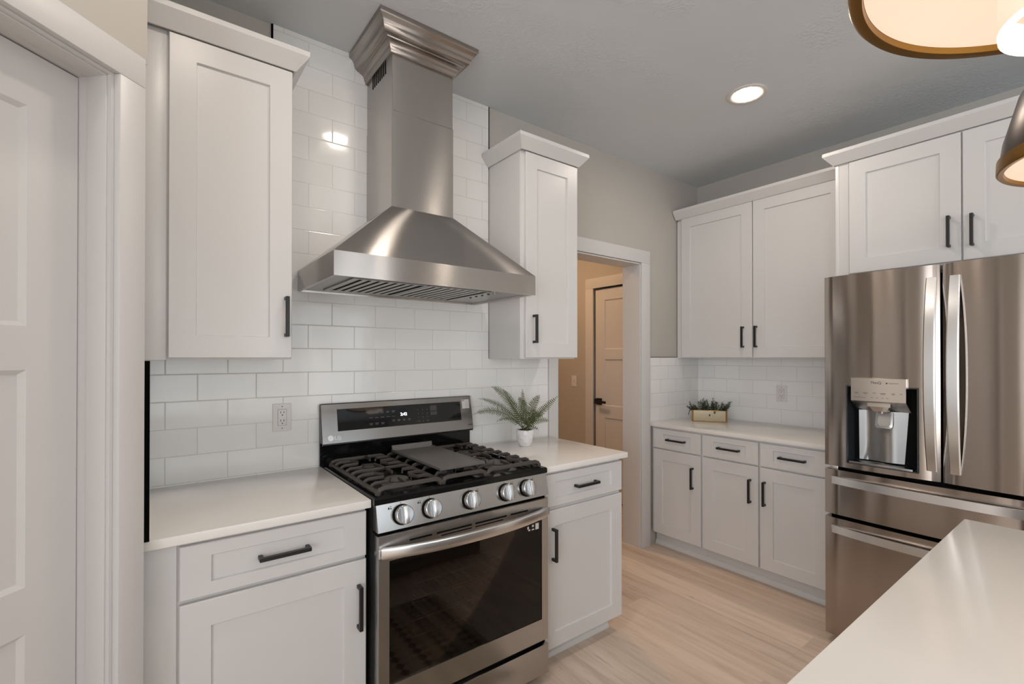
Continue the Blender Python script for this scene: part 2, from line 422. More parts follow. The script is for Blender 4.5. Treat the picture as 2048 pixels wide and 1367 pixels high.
def tag(o, label, cat, group=None):
    o['label'] = label; o['category'] = cat
    if group: o['group'] = group
    return o
def thing(name, label, cat, loc=(0, 0, 0), rotz=0.0, group=None):
    o = bpy.data.objects.new(name, None); COL.objects.link(o)
    o.empty_display_size = 0.1
    o.location = loc; o.rotation_euler = (0, 0, rotz)
    ORG[o] = loc if rotz == 0 else (0, 0, 0)
    return tag(o, label, cat, group)
def struct(mb, name, m, **k):
    o = mb.build(name, m, **k); o['kind'] = 'structure'; return o
def copy_tree(o, parent=None):
    c = o.copy(); COL.objects.link(c)
    if parent is not None: c.parent = parent
    for ch in list(o.children): copy_tree(ch, c)
    return c

# ------------------------------------------------------------------ room constants
W = 3.6190          # tile face of the fridge wall
H = 2.8124          # ceiling
CZ = 0.914          # counter height
ROOM_X0, ROOM_Y0 = -3.5, -6.5
PD = 0.95           # pantry diagonal reach

# ------------------------------------------------------------------ shell
b = MB(); b.box(ROOM_X0-0.2, W+0.2, ROOM_Y0-0.2, 3.0, -0.12, 0.0); struct(b, 'floor', M['floor'])
b = MB(); b.box(ROOM_X0-0.2, W+0.2, ROOM_Y0-0.2, 3.0, H, H+0.12); struct(b, 'ceiling', M['ceiling'])
# stove wall with the hall opening (2.043..2.865 wide, head at 2.087); plaster stands 8 mm behind the tile face
OX0, OX1, OZ = 2.043, 2.8655, 2.0885
b = MB()
b.box(-1.0, OX0, 0.008, 0.155, 0, H); b.box(OX1, W+0.15, 0.008, 0.155, 0, H); b.box(OX0, OX1, 0.008, 0.155, OZ, H)
struct(b, 'wall_back', M['wall'], smooth=0)
b = MB(); b.box(W+0.008, W+0.15, ROOM_Y0, 0.008, 0, H); struct(b, 'wall_right', M['wall'], smooth=0)
# return wall beside the left counter and the angled pantry wall (local x along the wall, local y into it)
b = MB(); b.box(-0.12, -0.013, -0.622, 0.008, 0, H); struct(b, 'wall_return', M['wall'], smooth=0)
PLEN = (PD)*math.sqrt(2)
DL0, DL1 = -0.0967-0.77, -0.0967   # door opening along the wall
b = MB()
b.box(-0.060, -0.0200, 0.0, 0.12, 0, 2.1672); b.box(-0.060, 0.0, 0.0, 0.0125, 2.1672, H); b.box(-0.060, -0.02, 0.0125, 0.12, 2.1672, H); b.box(DL1+0.02, -0.060, 0.0, 0.12, 0, H)
b.box(-PLEN, DL0-0.02, 0.0, 0.12, 0, H); b.box(DL0-0.02, DL1+0.02, 0.0, 0.12, 2.11, H)
struct(b, 'wall_pantry', M['wall'], loc=(0, -0.64, 0), rotz=R(45), local=True, smooth=0)
b = MB(); b.box(ROOM_X0, -PD, -0.64-PD, -0.64-PD+0.12, 0, H); struct(b, 'wall_front', M['wall'], smooth=0)
# far left wall and the wall behind the camera, each with a window opening
b = MB()
b.box(ROOM_X0-0.15, ROOM_X0, ROOM_Y0, -6.25, 0, H); b.box(ROOM_X0-0.15, ROOM_X0, -1.64, -0.64-PD+0.12, 0, H)
b.box(ROOM_X0-0.15, ROOM_X0, -6.25, -1.64, 2.45, H); b.box(ROOM_X0-0.15, ROOM_X0, -6.25, -1.64, 0, 0.25)
struct(b, 'wall_left', M['wall'], smooth=0)
b = MB()
b.box(ROOM_X0-0.15, -0.6, ROOM_Y0-0.15, ROOM_Y0, 0, H); b.box(3.3, W+0.15, ROOM_Y0-0.15, ROOM_Y0, 0, H)
b.box(-0.6, 3.3, ROOM_Y0-0.15, ROOM_Y0, 2.45, H); b.box(-0.6, 3.3, ROOM_Y0-0.15, ROOM_Y0, 0, 0.45)
struct(b, 'wall_rear', M['wall'], smooth=0)
b = MB()
for y in (-6.25, -5.15, -4.03, -2.91, -1.70): b.box(ROOM_X0-0.10, ROOM_X0-0.04, y, y+0.06, 0.25, 2.45)
for z in (0.25, 2.39): b.box(ROOM_X0-0.10, ROOM_X0-0.04, -6.25, -1.64, z, z+0.06)
struct(b, 'window_1', M['trim'])
b = MB()
for x in (-0.6, 0.68, 1.96, 3.24): b.box(x, x+0.06, ROOM_Y0-0.10, ROOM_Y0-0.04, 0.45, 2.45)
for z in (0.45, 2.39): b.box(-0.6, 3.3, ROOM_Y0-0.10, ROOM_Y0-0.04, z, z+0.06)
struct(b, 'window_2', M['trim'])
# hall behind the opening
b = MB(); b.box(3.533, W+0.15, 0.155, 0.24, 0, H); b.box(3.533, W+0.15, 1.10, 3.0, 0, H); b.box(3.533, W+0.15, 0.24, 1.10, 2.10, H)
b.box(3.66, W+0.15, 0.24, 1.10, 0, 2.10)
struct(b, 'wall_hall_right', M['wall'], smooth=0)
b = MB(); b.box(1.2, 3.533, 2.9, 3.0, 0, H); struct(b, 'wall_hall_rear', M['wall'], smooth=0)
b = MB(); b.box(1.2, 1.3, 0.155, 2.9, 0, H); struct(b, 'wall_hall_left', M['wall'], smooth=0)

# ------------------------------------------------------------------ tile
b = MB()
b.box(0.0, 1.962, 0.0, 0.0078, CZ-0.02, 1.394)
b.box(0.4156, 1.517, 0.0, 0.0078, 1.394, H)
b.box(2.9715, W, 0.0, 0.0078, CZ-0.02, 1.398)
struct(b, 'wall_back_tile', M['tile_b'], smooth=0)
b = MB(); b.box(W, W+0.0078, -1.187, 0.0, CZ-0.02, 1.398); struct(b, 'wall_right_tile', M['tile_r'], smooth=0)
b = MB(); b.box(-0.0130, 0.0078, -0.6235, 0.0, CZ, 1.3915); struct(b, 'wall_return_tile', M['tile_l'], smooth=0)
b = MB(); b.box(-0.0125, 0.0082, -0.6300, -0.6236, CZ+0.0003, 1.3915); struct(b, 'trim_1', M['edge'], smooth=0)
b = MB(); b.box(0.4080, 0.4155, -0.0012, 0.0079, 2.46, H); struct(b, 'trim_2', M['edge'], smooth=0)
b = MB(); b.box(1.5172, 1.5222, -0.0012, 0.0079, 2.46, H); struct(b, 'trim_3', M['edge'], smooth=0)
b = MB(); b.box(2.9715, W-0.30, -0.001, 0.0079, 1.3982, 1.4015); struct(b, 'trim_4', M['edge'], smooth=0)

# ------------------------------------------------------------------ hall opening casing and jamb
b = MB()
b.box(1.964, 2.0395, -0.010, 0.008, 0, 2.0945, 0.0025); b.box(2.8710, 2.9690, -0.010, 0.008, 0, 2.0945, 0.0025)
b.box(1.955, 2.9690, -0.010, 0.008, 2.0945, 2.1876, 0.0025)
struct(b, 'trim_5', M['trim'])
b = MB()
b.box(OX0-0.003, OX0+0.006, 0.0, 0.160, 0, OZ); b.box(OX1-0.006, OX1+0.003, 0.0, 0.160, 0, OZ); b.box(OX0, OX1, 0.0, 0.160, OZ-0.006, OZ+0.003)
struct(b, 'trim_6', M['trim'], smooth=0)
# far hall door casing (left leg and head are in view)
b = MB()
b.box(3.515, 3.533, 1.084, 1.1873, 0, 2.0865, 0.002); b.box(3.515, 3.533, 0.16, 0.262, 0, 2.0865, 0.002); b.box(3.515, 3.533, 0.16, 1.1873, 2.0865, 2.1876, 0.002)
struct(b, 'trim_7', M['trim'])
b = MB(); b.box(3.519, 3.533, 1.19, 2.9, 0, 0.13, 0.003); b.box(1.3, 3.52, 2.886, 2.9, 0, 0.13, 0.003)
struct(b, 'baseboard_hall', M['trim'])

def slab_panels(b, u0, u1, z0, z1, st, rails, d0, t, rec=0.010, slope=0.010, P=None):
    """door slab: stiles st wide, rails = list of (zlow, zhigh) of the panels, sunk by rec"""
    P = P or (lambda u, d, z: (u, d, z))
    b.loops([[P(u0, d0+t, z0), P(u1, d0+t, z0), P(u1, d0+t, z1), P(u0, d0+t, z1)], [P(u0, d0, z0), P(u1, d0, z0), P(u1, d0, z1), P(u0, d0, z1)]], cap1=False)
    ui, uj = u0+st, u1-st
    for a, c in ((u0, ui), (uj, u1)): b.poly([P(a, d0, z0), P(c, d0, z0), P(c, d0, z1), P(a, d0, z1)])
    edges = [z0] + [z for r in rails for z in r] + [z1]
    for k in range(0, len(edges), 2): b.poly([P(ui, d0, edges[k]), P(uj, d0, edges[k]), P(uj, d0, edges[k+1]), P(ui, d0, edges[k+1])])
    for lo, hi in rails:
        b.loops([[P(ui, d0, lo), P(uj, d0, lo), P(uj, d0, hi), P(ui, d0, hi)],
                 [P(ui+slope, d0+rec, lo+slope), P(uj-slope, d0+rec, lo+slope), P(uj-slope, d0+rec, hi-slope), P(ui+slope, d0+rec, hi-slope)]], cap0=False)

PANELS = [(0.16, 0.790), (0.893, 1.373), (1.470, 1.960)]
# pantry door, angled wall (local x along wall, local -y towards the room)
b = MB(); slab_panels(b, DL0+0.002, DL1-0.002, 0.012, 2.082, 0.107, PANELS, 0.090, 0.035)
d1 = struct(b, 'door_1', M['trim'], loc=(0, -0.64, 0), rotz=R(45), local=True, smooth=0)
b = MB(); b.lathe([(0.0, 0), (0.032, 0), (0.032, 0.008), (0.012, 0.012), (0.012, 0.04)], (DL0+0.07, 0.090, 0.96), d=(0, -1, 0), n=24); b.box(DL0+0.06, DL0+0.19, 0.040, 0.058, 0.950, 0.970, 0.003)
b.build('door_handle', M['black'], d1, local=True)
# pantry casing + jamb with stop
b = MB()
b.box(-0.0895, -0.0205, -0.018, 0.0, 0, 2.0915, 0.003); b.box(DL0-0.0775, DL0-0.0072, -0.018, 0.0, 0, 2.0915, 0.003)
b.box(DL0-0.0775, -0.0205, -0.018, 0.0, 2.0915, 2.1668, 0.003)
struct(b, 'trim_8', M['trim'], loc=(0, -0.64, 0), rotz=R(45), local=True)
b = MB()
b.box(DL1, DL1+0.018, 0.0, 0.125, 0, 2.104); b.box(DL0-0.018, DL0, 0.0, 0.125, 0, 2.104); b.box(DL0, DL1, 0.0, 0.125, 2.086, 2.104)
b.box(DL1-0.011, DL1, 0.128, 0.150, 0, 2.086, 0.002)
b.box(DL1-0.004, DL1, 0.010, 0.062, 0, 2.086, 0.0015); b.box(DL0, DL0+0.004, 0.010, 0.062, 0, 2.086, 0.0015); b.box(DL0, DL1, 0.010, 0.062, 2.082, 2.086, 0.0015)
struct(b, 'trim_9', M['trim'], loc=(0, -0.64, 0), rotz=R(45), local=True)
# hall door
PH = lambda u, d, z: (d, u, z)
b = MB(); slab_panels(b, 0.262, 1.0745, 0.012, 2.072, 0.118, [(0.16, 0.810), (0.925, 1.380), (1.478, 1.962)], 3.545, 0.035, P=PH)
d2 = struct(b, 'door_2', M['trim'], smooth=0)
b = MB(); b.box(3.536, 3.545, 0.990, 1.056, 0.928, 0.994, 0.001); b.cyl((3.545, 1.028, 0.9625), (3.50, 1.028, 0.9625), 0.010); b.box(3.490, 3.506, 0.905, 1.040, 0.950, 0.973, 0.002)
b.cyl((3.546, 1.072, 0.962), (3.534, 1.072, 0.962), 0.026)
b.build('door_handle', M['black'], d2)

# ------------------------------------------------------------------ shaker fronts, pulls, cabinets
PY = lambda u, d, z: (u, d, z)       # fronts that face -y, d = world y
PX = lambda u, d, z: (d, u, z)       # fronts that face -x, u = world y, d = world x
def shaker(b, P, u0, u1, z0, z1, d0, su=0.076, sv=0.076, t=0.019, rec=0.0085, c=0.0022):
    def L(i, j, d): return [P(u0+i, d, z0+j), P(u1-i, d, z0+j), P(u1-i, d, z1-j), P(u0+i, d, z1-j)]
    b.loops([L(0, 0, d0+t), L(0, 0, d0+c), L(c, c, d0), L(su-0.001, sv-0.001, d0), L(su, sv, d0+0.0012), L(su+0.0012, sv+0.0012, d0+rec), ])
def pull(b, P, u, z, d0, vert=True, ln=0.1475, w=0.0125, out=0.034):
    h = ln/2
    def bx(ua, ub, da, db, za, zb):
        p, q = P(ua, da, za), P(ub, db, zb)
        b.box(min(p[0], q[0]), max(p[0], q[0]), min(p[1], q[1]), max(p[1], q[1]), min(p[2], q[2]), max(p[2], q[2]), 0.0014, 1)
    if vert:
        bx(u-w/2, u+w/2, d0-out, d0-out+w, z-h, z+h)
        for s in (z-h, z+h-w): bx(u-w/2, u+w/2, d0-out+w-0.001, d0+0.0002, s, s+w)
    else:
        bx(u-h, u+h, d0-out, d0-out+w, z-w/2, z+w/2)
        for s in (u-h, u+h-w): bx(s, s+w, d0-out+w-0.001, d0+0.0002, z-w/2, z+w/2)
def add_front(root, kind, P, u0, u1, z0, z1, d0, hu, hz, vert, sv=None, su=0.076):
    b = MB(); shaker(b, P, u0, u1, z0, z1, d0, su, sv if sv else 0.076)
    f = b.build(kind, M['cab'], root)
    b = MB(); pull(b, P, hu, hz, d0 + (0.0085 if (not vert) else 0.0), vert)
    b.build('handle', M['black'], f)
    return f
CROWN = [(0.0, 2.468), (0.006, 2.468), (0.046, 2.517), (0.046, 2.535), (0.0, 2.535)]
def crown(root, path, prof=CROWN):
    b = MB(); b.sweep(path, prof); b.build('crown_moulding', M['cab'], root, smooth=20)

YB = -0.2854   # face of upper cabinet boxes on the stove wall; door fronts at -0.3044
# --- upper cabinet left of the hood
c = thing('upper_cabinet', 'tall white shaker wall cabinet left of the range hood', 'cabinet', (0.2145, -0.15, 1.391))
b = MB(); b.box(-0.0125, 0.4285, YB, -0.001, 1.392, 2.50, 0.001); b.build('body', M['cab'], c)
b = MB(); b.box(-0.0125, 0.047, YB-0.0045, YB, 1.392, 2.47, 0.001); b.build('filler_strip', M['cab'], c)
add_front(c, 'door', PY, 0.0525, 0.4265, 1.3985, 2.4655, -0.3044, 0.4055, 1.550, True)
crown(c, [(-0.0125, -0.3054), (0.4310, -0.3054), (0.4310, -0.001)])
# --- narrow upper cabinet right of the hood
c = thing('upper_cabinet', 'narrow white shaker wall cabinet right of the range hood, beside the doorway', 'cabinet', (1.716, -0.15, 1.391))
b = MB(); b.box(1.5195, 1.9080, YB, -0.001, 1.392, 2.50, 0.001); b.build('body', M['cab'], c)
add_front(c, 'door', PY, 1.5455, 1.9155, 1.3985, 2.4655, -0.3044, 1.5941, 1.548, True)
crown(c, [(1.5170, -0.001), (1.5170, -0.3054), (1.9155, -0.3054), (1.9155, -0.001)])
# --- upper pair on the fridge wall
XU = W-0.3048
c = thing('upper_cabinet', 'wide white two-door wall cabinet above the planter counter', 'cabinet', (3.46, -0.59, 1.391))
b = MB(); b.box(XU+0.019, W-0.001, -1.1865, -0.001, 1.393, 2.50, 0.001); b.build('body', M['cab'], c)
b = MB(); b.box(XU+0.014, XU+0.019, -0.040, -0.001, 1.393, 2.47); b.build('filler_strip', M['cab'], c)
add_front(c, 'door', PX, -0.5950, -0.0440, 1.3985, 2.4820, XU, -0.5345, 1.5415, True)
add_front(c, 'door', PX, -1.1500, -0.6010, 1.3985, 2.4820, XU, -0.6250, 1.5415, True)
crown(c, [(XU-0.001, -0.001), (XU-0.001, -1.1860)], [(a, z+0.012) for a, z in CROWN])
# --- cabinet over the fridge with its end panels
XF = 3.040
c = thing('fridge_cabinet', 'white two-door cabinet with end panels boxed in above the refrigerator', 'cabinet', (3.34, -1.70, 0.0))
b = MB(); b.box(XF+0.019, W-0.001, -2.205, -1.205, 1.845, 2.50, 0.001); b.build('body', M['cab'], c)
b = MB(); b.box(XF+0.012, W-0.001, -1.2050, -1.1872, 0.0, 2.47, 0.0008); b.build('end_panel', M['cab'], c)
b = MB(); b.box(XF+0.012, W-0.001, -2.2230, -2.2050, 0.0, 2.47, 0.0008); b.build('end_panel', M['cab'], c)
b = MB(); b.box(XF+0.014, XF+0.019, -1.2500, -1.2050, 1.85, 2.47); b.build('filler_strip', M['cab'], c)
add_front(c, 'door', PX, -1.7050, -1.2550, 1.855, 2.4610, XF, -1.6630, 1.9970, True)
add_front(c, 'door', PX, -2.1610, -1.7110, 1.855, 2.4610, XF, -1.7440, 1.9900, True)
crown(c, [(W-0.358, -1.1852), (XF+0.008, -1.1852), (XF+0.008, -2.225), (W-0.001, -2.225)])

# --- base cabinets on the stove wall (fronts at y -0.600)
def toe(root, P, u0, u1, d, bk):
    b = MB()
    p, q = P(u0, d, 0.0), P(u1, bk, 0.1045)
    b.box(min(p[0], q[0]), max(p[0], q[0]), min(p[1], q[1]), max(p[1], q[1]), 0, 0.1045)
    b.build('toe_kick', M['cab'], root, smooth=0)
SHOE = [(0.0, 0.0), (0.013, 0.0), (0.013, 0.012), (0.009, 0.026), (0.004, 0.034), (0.0, 0.038)]
c = thing('base_cabinet', 'white base cabinet with one drawer and door left of the range', 'cabinet', (0.30, -0.30, 0.0))
b = MB(); b.box(-0.0125, 0.604, -0.581, -0.001, 0.105, CZ-0.0275, 0.001); b.build('body', M['cab'], c)
b = MB(); b.box(-0.0125, 0.0685, -0.588, -0.581, 0.105, CZ-0.0275, 0.001); b.build('filler_strip', M['cab'], c)
add_front(c, 'drawer', PY, 0.0745, 0.6020, 0.7205, 0.8720, -0.600, 0.3440, 0.7935, False, sv=0.038)
add_front(c, 'door', PY, 0.0745, 0.6020, 0.1080, 0.7085, -0.600, 0.5747, 0.5545, True)
toe(c, PY, 0.001, 0.604, -0.530, -0.05)
b = MB(); b.sweep([(0.001, -0.530), (0.604, -0.530)], SHOE); b.build('shoe_moulding', M['cab'], c)
c = thing('base_cabinet', 'white base cabinet with one drawer and door right of the range, by the doorway', 'cabinet', (1.66, -0.30, 0.0))
b = MB(); b.box(1.3960, 1.9380, -0.581, -0.001, 0.105, CZ-0.0275, 0.001); b.build('body', M['cab'], c)
add_front(c, 'drawer', PY, 1.3990, 1.9385, 0.7215, 0.8690, -0.600, 1.6785, 0.7935, False, sv=0.037, su=0.081)
add_front(c, 'door', PY, 1.3990, 1.9385, 0.0810, 0.7050, -0.600, 1.4602, 0.5540, True, su=0.079, sv=0.072)
toe(c, PY, 1.3960, 1.890, -0.530, -0.05)
b = MB(); b.sweep([(1.3960, -0.530), (1.890, -0.530), (1.890, -0.05)], SHOE); b.build('shoe_moulding', M['cab'], c)
# --- base cabinets on the fridge wall (fronts at x = 2.988)
XB = W-0.631
c = thing('base_cabinet', 'narrow white base cabinet with one drawer and door in the far corner', 'cabinet', (3.3, -0.20, 0.0))
b = MB(); b.box(XB+0.019, W-0.001, -0.4100, -0.001, 0.105, CZ-0.0275, 0.001); b.build('body', M['cab'], c)
add_front(c, 'drawer', PX, -0.4030, -0.0215, 0.7330, 0.8740, XB, -0.2120, 0.8025, False, sv=0.036, su=0.078)
add_front(c, 'door', PX, -0.4030, -0.0215, 0.1060, 0.7240, XB, -0.3465, 0.5640, True)
toe(c, PX, -0.4100, -0.001, XB+0.066, W-0.05)
b = MB(); b.sweep([(XB+0.066, -0.001), (XB+0.066, -0.410)], SHOE); b.build('shoe_moulding', M['cab'], c)
c = thing('base_cabinet', 'wide white base cabinet with two drawers and two doors next to the refrigerator', 'cabinet', (3.3, -0.80, 0.0))
b = MB(); b.box(XB+0.019, W-0.001, -1.1862, -0.4108, 0.105, CZ-0.0275, 0.001); b.build('body', M['cab'], c)
add_front(c, 'drawer', PX, -0.7890, -0.4170, 0.7330, 0.8740, XB, -0.6000, 0.8025, False, sv=0.036, su=0.078)
add_front(c, 'drawer', PX, -1.1780, -0.8000, 0.7330, 0.8740, XB, -0.9840, 0.8025, False, sv=0.036, su=0.078)
add_front(c, 'door', PX, -0.7890, -0.4170, 0.1060, 0.7240, XB, -0.7420, 0.5680, True)
add_front(c, 'door', PX, -1.1780, -0.8000, 0.1060, 0.7240, XB, -0.8297, 0.5695, True)
toe(c, PX, -1.1862, -0.4108, XB+0.066, W-0.05)
b = MB(); b.sweep([(XB+0.066, -0.4108), (XB+0.066, -1.1862)], SHOE); b.build('shoe_moulding', M['cab'], c)

# --- worktops
def slab(name, label, x0, x1, y0, y1):
    b = MB(); b.box(x0, x1, y0, y1, CZ-0.027, CZ, 0.003)
    return tag(b.build(name, M['quartz'], loc=((x0+x1)/2, (y0+y1)/2, CZ-0.027)), label, 'countertop')
slab('countertop', 'white quartz countertop on the cabinet left of the range', -0.0125, 0.6105, -0.6235, -0.0005)
slab('countertop', 'white quartz countertop under the potted fern right of the range', 1.3900, 1.9580, -0.6235, -0.0005)
slab('countertop', 'white quartz countertop under the tin planter in the far corner', W-0.6397, W-0.0005, -1.1866, -0.0005)

# ------------------------------------------------------------------ island
t = thing('kitchen_island', 'painted island cabinet under the white quartz top in the foreground', 'kitchen island', (1.3, -2.4, 0.0))
b = MB(); b.box(0.66, 1.94, -2.90, -1.925, 0.10, CZ-0.0275, 0.002); b.build('body', M['island'], t)
b = MB(); b.box(0.70, 1.90, -2.86, -1.985, 0.0, 0.10); b.build('toe_kick', M['island'], t, smooth=0)
for i in range(3):
    u0 = 0.672 + i*0.423
    b = MB()
    P = lambda u, d, z: (u, -1.925-d, z)
    shaker(b, P, u0, u0+0.417, 0.11, CZ-0.045, -0.019)
    dd = b.build('door', M['island'], t)
    b = MB(); pull(b, P, u0+0.37, 0.72, -0.019, True); b.build('handle', M['black'], dd)
b = MB(); b.box(0.60, 1.9705, -2.98, -1.8862, CZ-0.027, CZ, 0.003)
tag(b.build('countertop', M['quartz'], loc=(1.28, -2.43, CZ-0.027)), 'broad white quartz island countertop in the foreground corner', 'countertop')

# ------------------------------------------------------------------ range hood
hx0, hx1, hy, hz0, hz1 = 0.5145, 1.4270, -0.520, 1.6875, 1.7755
cx0, cx1, cy, cz0 = 0.8185, 1.1170, -0.300, 2.0420
h = thing('range_hood', 'stainless steel chimney range hood with crown mounted over the range', 'range hood', (0.97, -0.001, 1.6875))
b = MB()
def rect(x0, x1, y0, y1, z): return [(x0, y0, z), (x1, y0, z), (x1, y1, z), (x0, y1, z)]
b.loops([rect(hx0, hx1, hy, -0.001, hz0+0.0), rect(hx0, hx1, hy, -0.001, hz1), rect(cx0, cx1, cy, -0.001, cz0)], cap0=False)
b.loops([rect(hx0, hx1, hy, -0.001, hz0), rect(hx0+0.012, hx1-0.012, hy+0.012, -0.001, hz0), rect(hx0+0.014, hx1-0.014, hy+0.014, -0.002, hz0+0.012)], cap0=False, cap1=False)
b.build('canopy', M['steel_hood'], h, smooth=0)
b = MB(); b.box(hx0+0.013, hx1-0.013, hy+0.013, -0.0015, hz0+0.008, hz0+0.014); b.build('underside_panel', M['filter'], h, smooth=0)
b = MB(); b.box(cx0, cx1, cy, -0.001, cz0-0.004, 2.452, 0.0015, 1); b.build('lower_chimney', M['steel_hood'], h)
b = MB(); b.box(cx0+0.002, cx1-0.002, cy+0.002, -0.001, 2.452, 2.745, 0.0015, 1); ch = b.build('upper_chimney', M['steel_hood'], h)
b = MB()
for k in range(8):
    y = -0.0745 - k*0.0212
    b.box(cx0+0.0008, cx0+0.0030, y-0.0075, y+0.0020, 2.638, 2.690)
b.build('vent_slots', M['void'], ch, smooth=0)
b = MB()
prof = [(-0.002, 2.690), (0.007, 2.690), (0.009, 2.703), (0.012, 2.706)]
for k in range(7): a = k/6*PI/2; prof.append((0.012+0.022*(1-math.cos(a)), 2.706+0.028*math.sin(a)))
prof += [(0.036, 2.738)]
for k in range(1, 7): a = k/6*PI/2; prof.append((0.036+0.026*math.sin(a), 2.738+0.034*(1-math.cos(a))))
prof += [(0.066, 2.776), (0.068, 2.782), (0.080, 2.790), (0.084, 2.795), (0.084, H-0.001), (-0.002, H-0.001)]
b.sweep([(cx0, -0.001), (cx0, cy), (cx1, cy), (cx1, -0.001)], prof)
b.build('crown_moulding', M['steel_crown'], h, smooth=40)
def baffle(x0, x1):
    b = MB()
    y0, y1, z = -0.470, -0.075, hz0+0.006
    b.box(x0, x0+0.012, y0, y1, z-0.004, z+0.002); b.box(x1-0.012, x1, y0, y1, z-0.004, z+0.002)
    b.box(x0+0.012, x1-0.012, y0, y0+0.012, z-0.004, z+0.002); b.box(x0+0.012, x1-0.012, y1-0.012, y1, z-0.004, z+0.002)
    n = 8; p = (x1-x0-0.024)/n
    for k in range(n):
        xa = x0+0.012+k*p
        b.prism([(xa+p*0.02, z-0.0005), (xa+p*0.42, z-0.0032), (xa+p*0.45, z-0.0022), (xa+p*0.05, z+0.0005)], y0+0.012, y1-0.012, 'y')
    f = b.build('baffle_filter', M['filter'], h, smooth=0)
    b = MB(); b.box(x0+0.008, x1-0.008, y0+0.008, y1-0.008, z+0.0008, z+0.0016); b.build('filter_gap', M['void'], f, smooth=0)
baffle(0.600, 0.905); baffle(0.910, 1.215)
b = MB()

for k in range(4):
    b = MB(); b.cyl((1.262, -0.375+k*0.052, hz0+0.009), (1.262, -0.375+k*0.052, hz0+0.004), 0.0055); b.build('control_button', M['dark_print'], h)
b = MB(); b.cyl((1.262, -0.425, hz0+0.009), (1.262, -0.425, hz0+0.003), 0.0075); b.build('indicator_button', M['chrome'], h)

# ------------------------------------------------------------------ range
rg = thing('gas_range', 'stainless steel five-burner gas range between the two stove wall counters', 'stove', (1.0, -0.33, 0.0))
RX0, RX1 = 0.6200, 1.3830
b = MB(); b.box(RX0+0.003, RX1-0.003, -0.620, -0.012, 0.03, 0.268); b.box(RX0+0.003, RX1-0.003, -0.600, -0.012, 0.72, 0.895)
b.box(RX0+0.003, RX0+0.045, -0.620, -0.012, 0.268, 0.72); b.box(RX1-0.045, RX1-0.003, -0.620, -0.012, 0.268, 0.72); b.box(RX0+0.045, RX1-0.045, -0.10, -0.012, 0.268, 0.72)
for x in (RX0+0.05, RX1-0.05):
    for y in (-0.56, -0.08): b.cyl((x, y, 0), (x, y, 0.03), 0.018, n=12)
b.build('body', M['body_dark'], rg, smooth=0)
# cooktop with a shallow well
b = MB()
b.loops([rect(0.6125, 1.3885, -0.646, -0.003, 0.897), rect(0.6125, 1.3885, -0.646, -0.003, 0.9155), rect(0.6165, 1.3845, -0.642, -0.019, 0.9205), rect(0.640, 1.361, -0.612, -0.045, 0.9205), rect(0.650, 1.351, -0.600, -0.055, 0.9110)])
b.build('cooktop', M['enamel'], rg, smooth=30)
# burners
def burner(x, y, r):
    b = MB(); b.lathe([(r+0.012, 0.9115), (r+0.012, 0.917), (r+0.004, 0.921), (r, 0.928)], (x, y, 0), n=32, caps=True)
    bb = b.build('burner', M['alu'], rg)
    b = MB(); b.lathe([(r-0.002, 0.928), (r+0.001, 0.931), (r-0.001, 0.9355), (r-0.008, 0.937), (0.001, 0.9375)], (x, y, 0), n=32, caps=True)
    b.build('burner_cap', M['burner_cap'], bb)
    b = MB(); b.cyl((x+r+0.010, y-0.01, 0.915), (x+r+0.010, y-0.01, 0.934), 0.003, n=8); b.build('igniter', M['burner_cap'], bb)
burner(0.760, -0.200, 0.036); burner(0.765, -0.475, 0.046)
burner(0.985, -0.470, 0.030)
burner(1.232, -0.200, 0.036); burner(1.238, -0.475, 0.050)
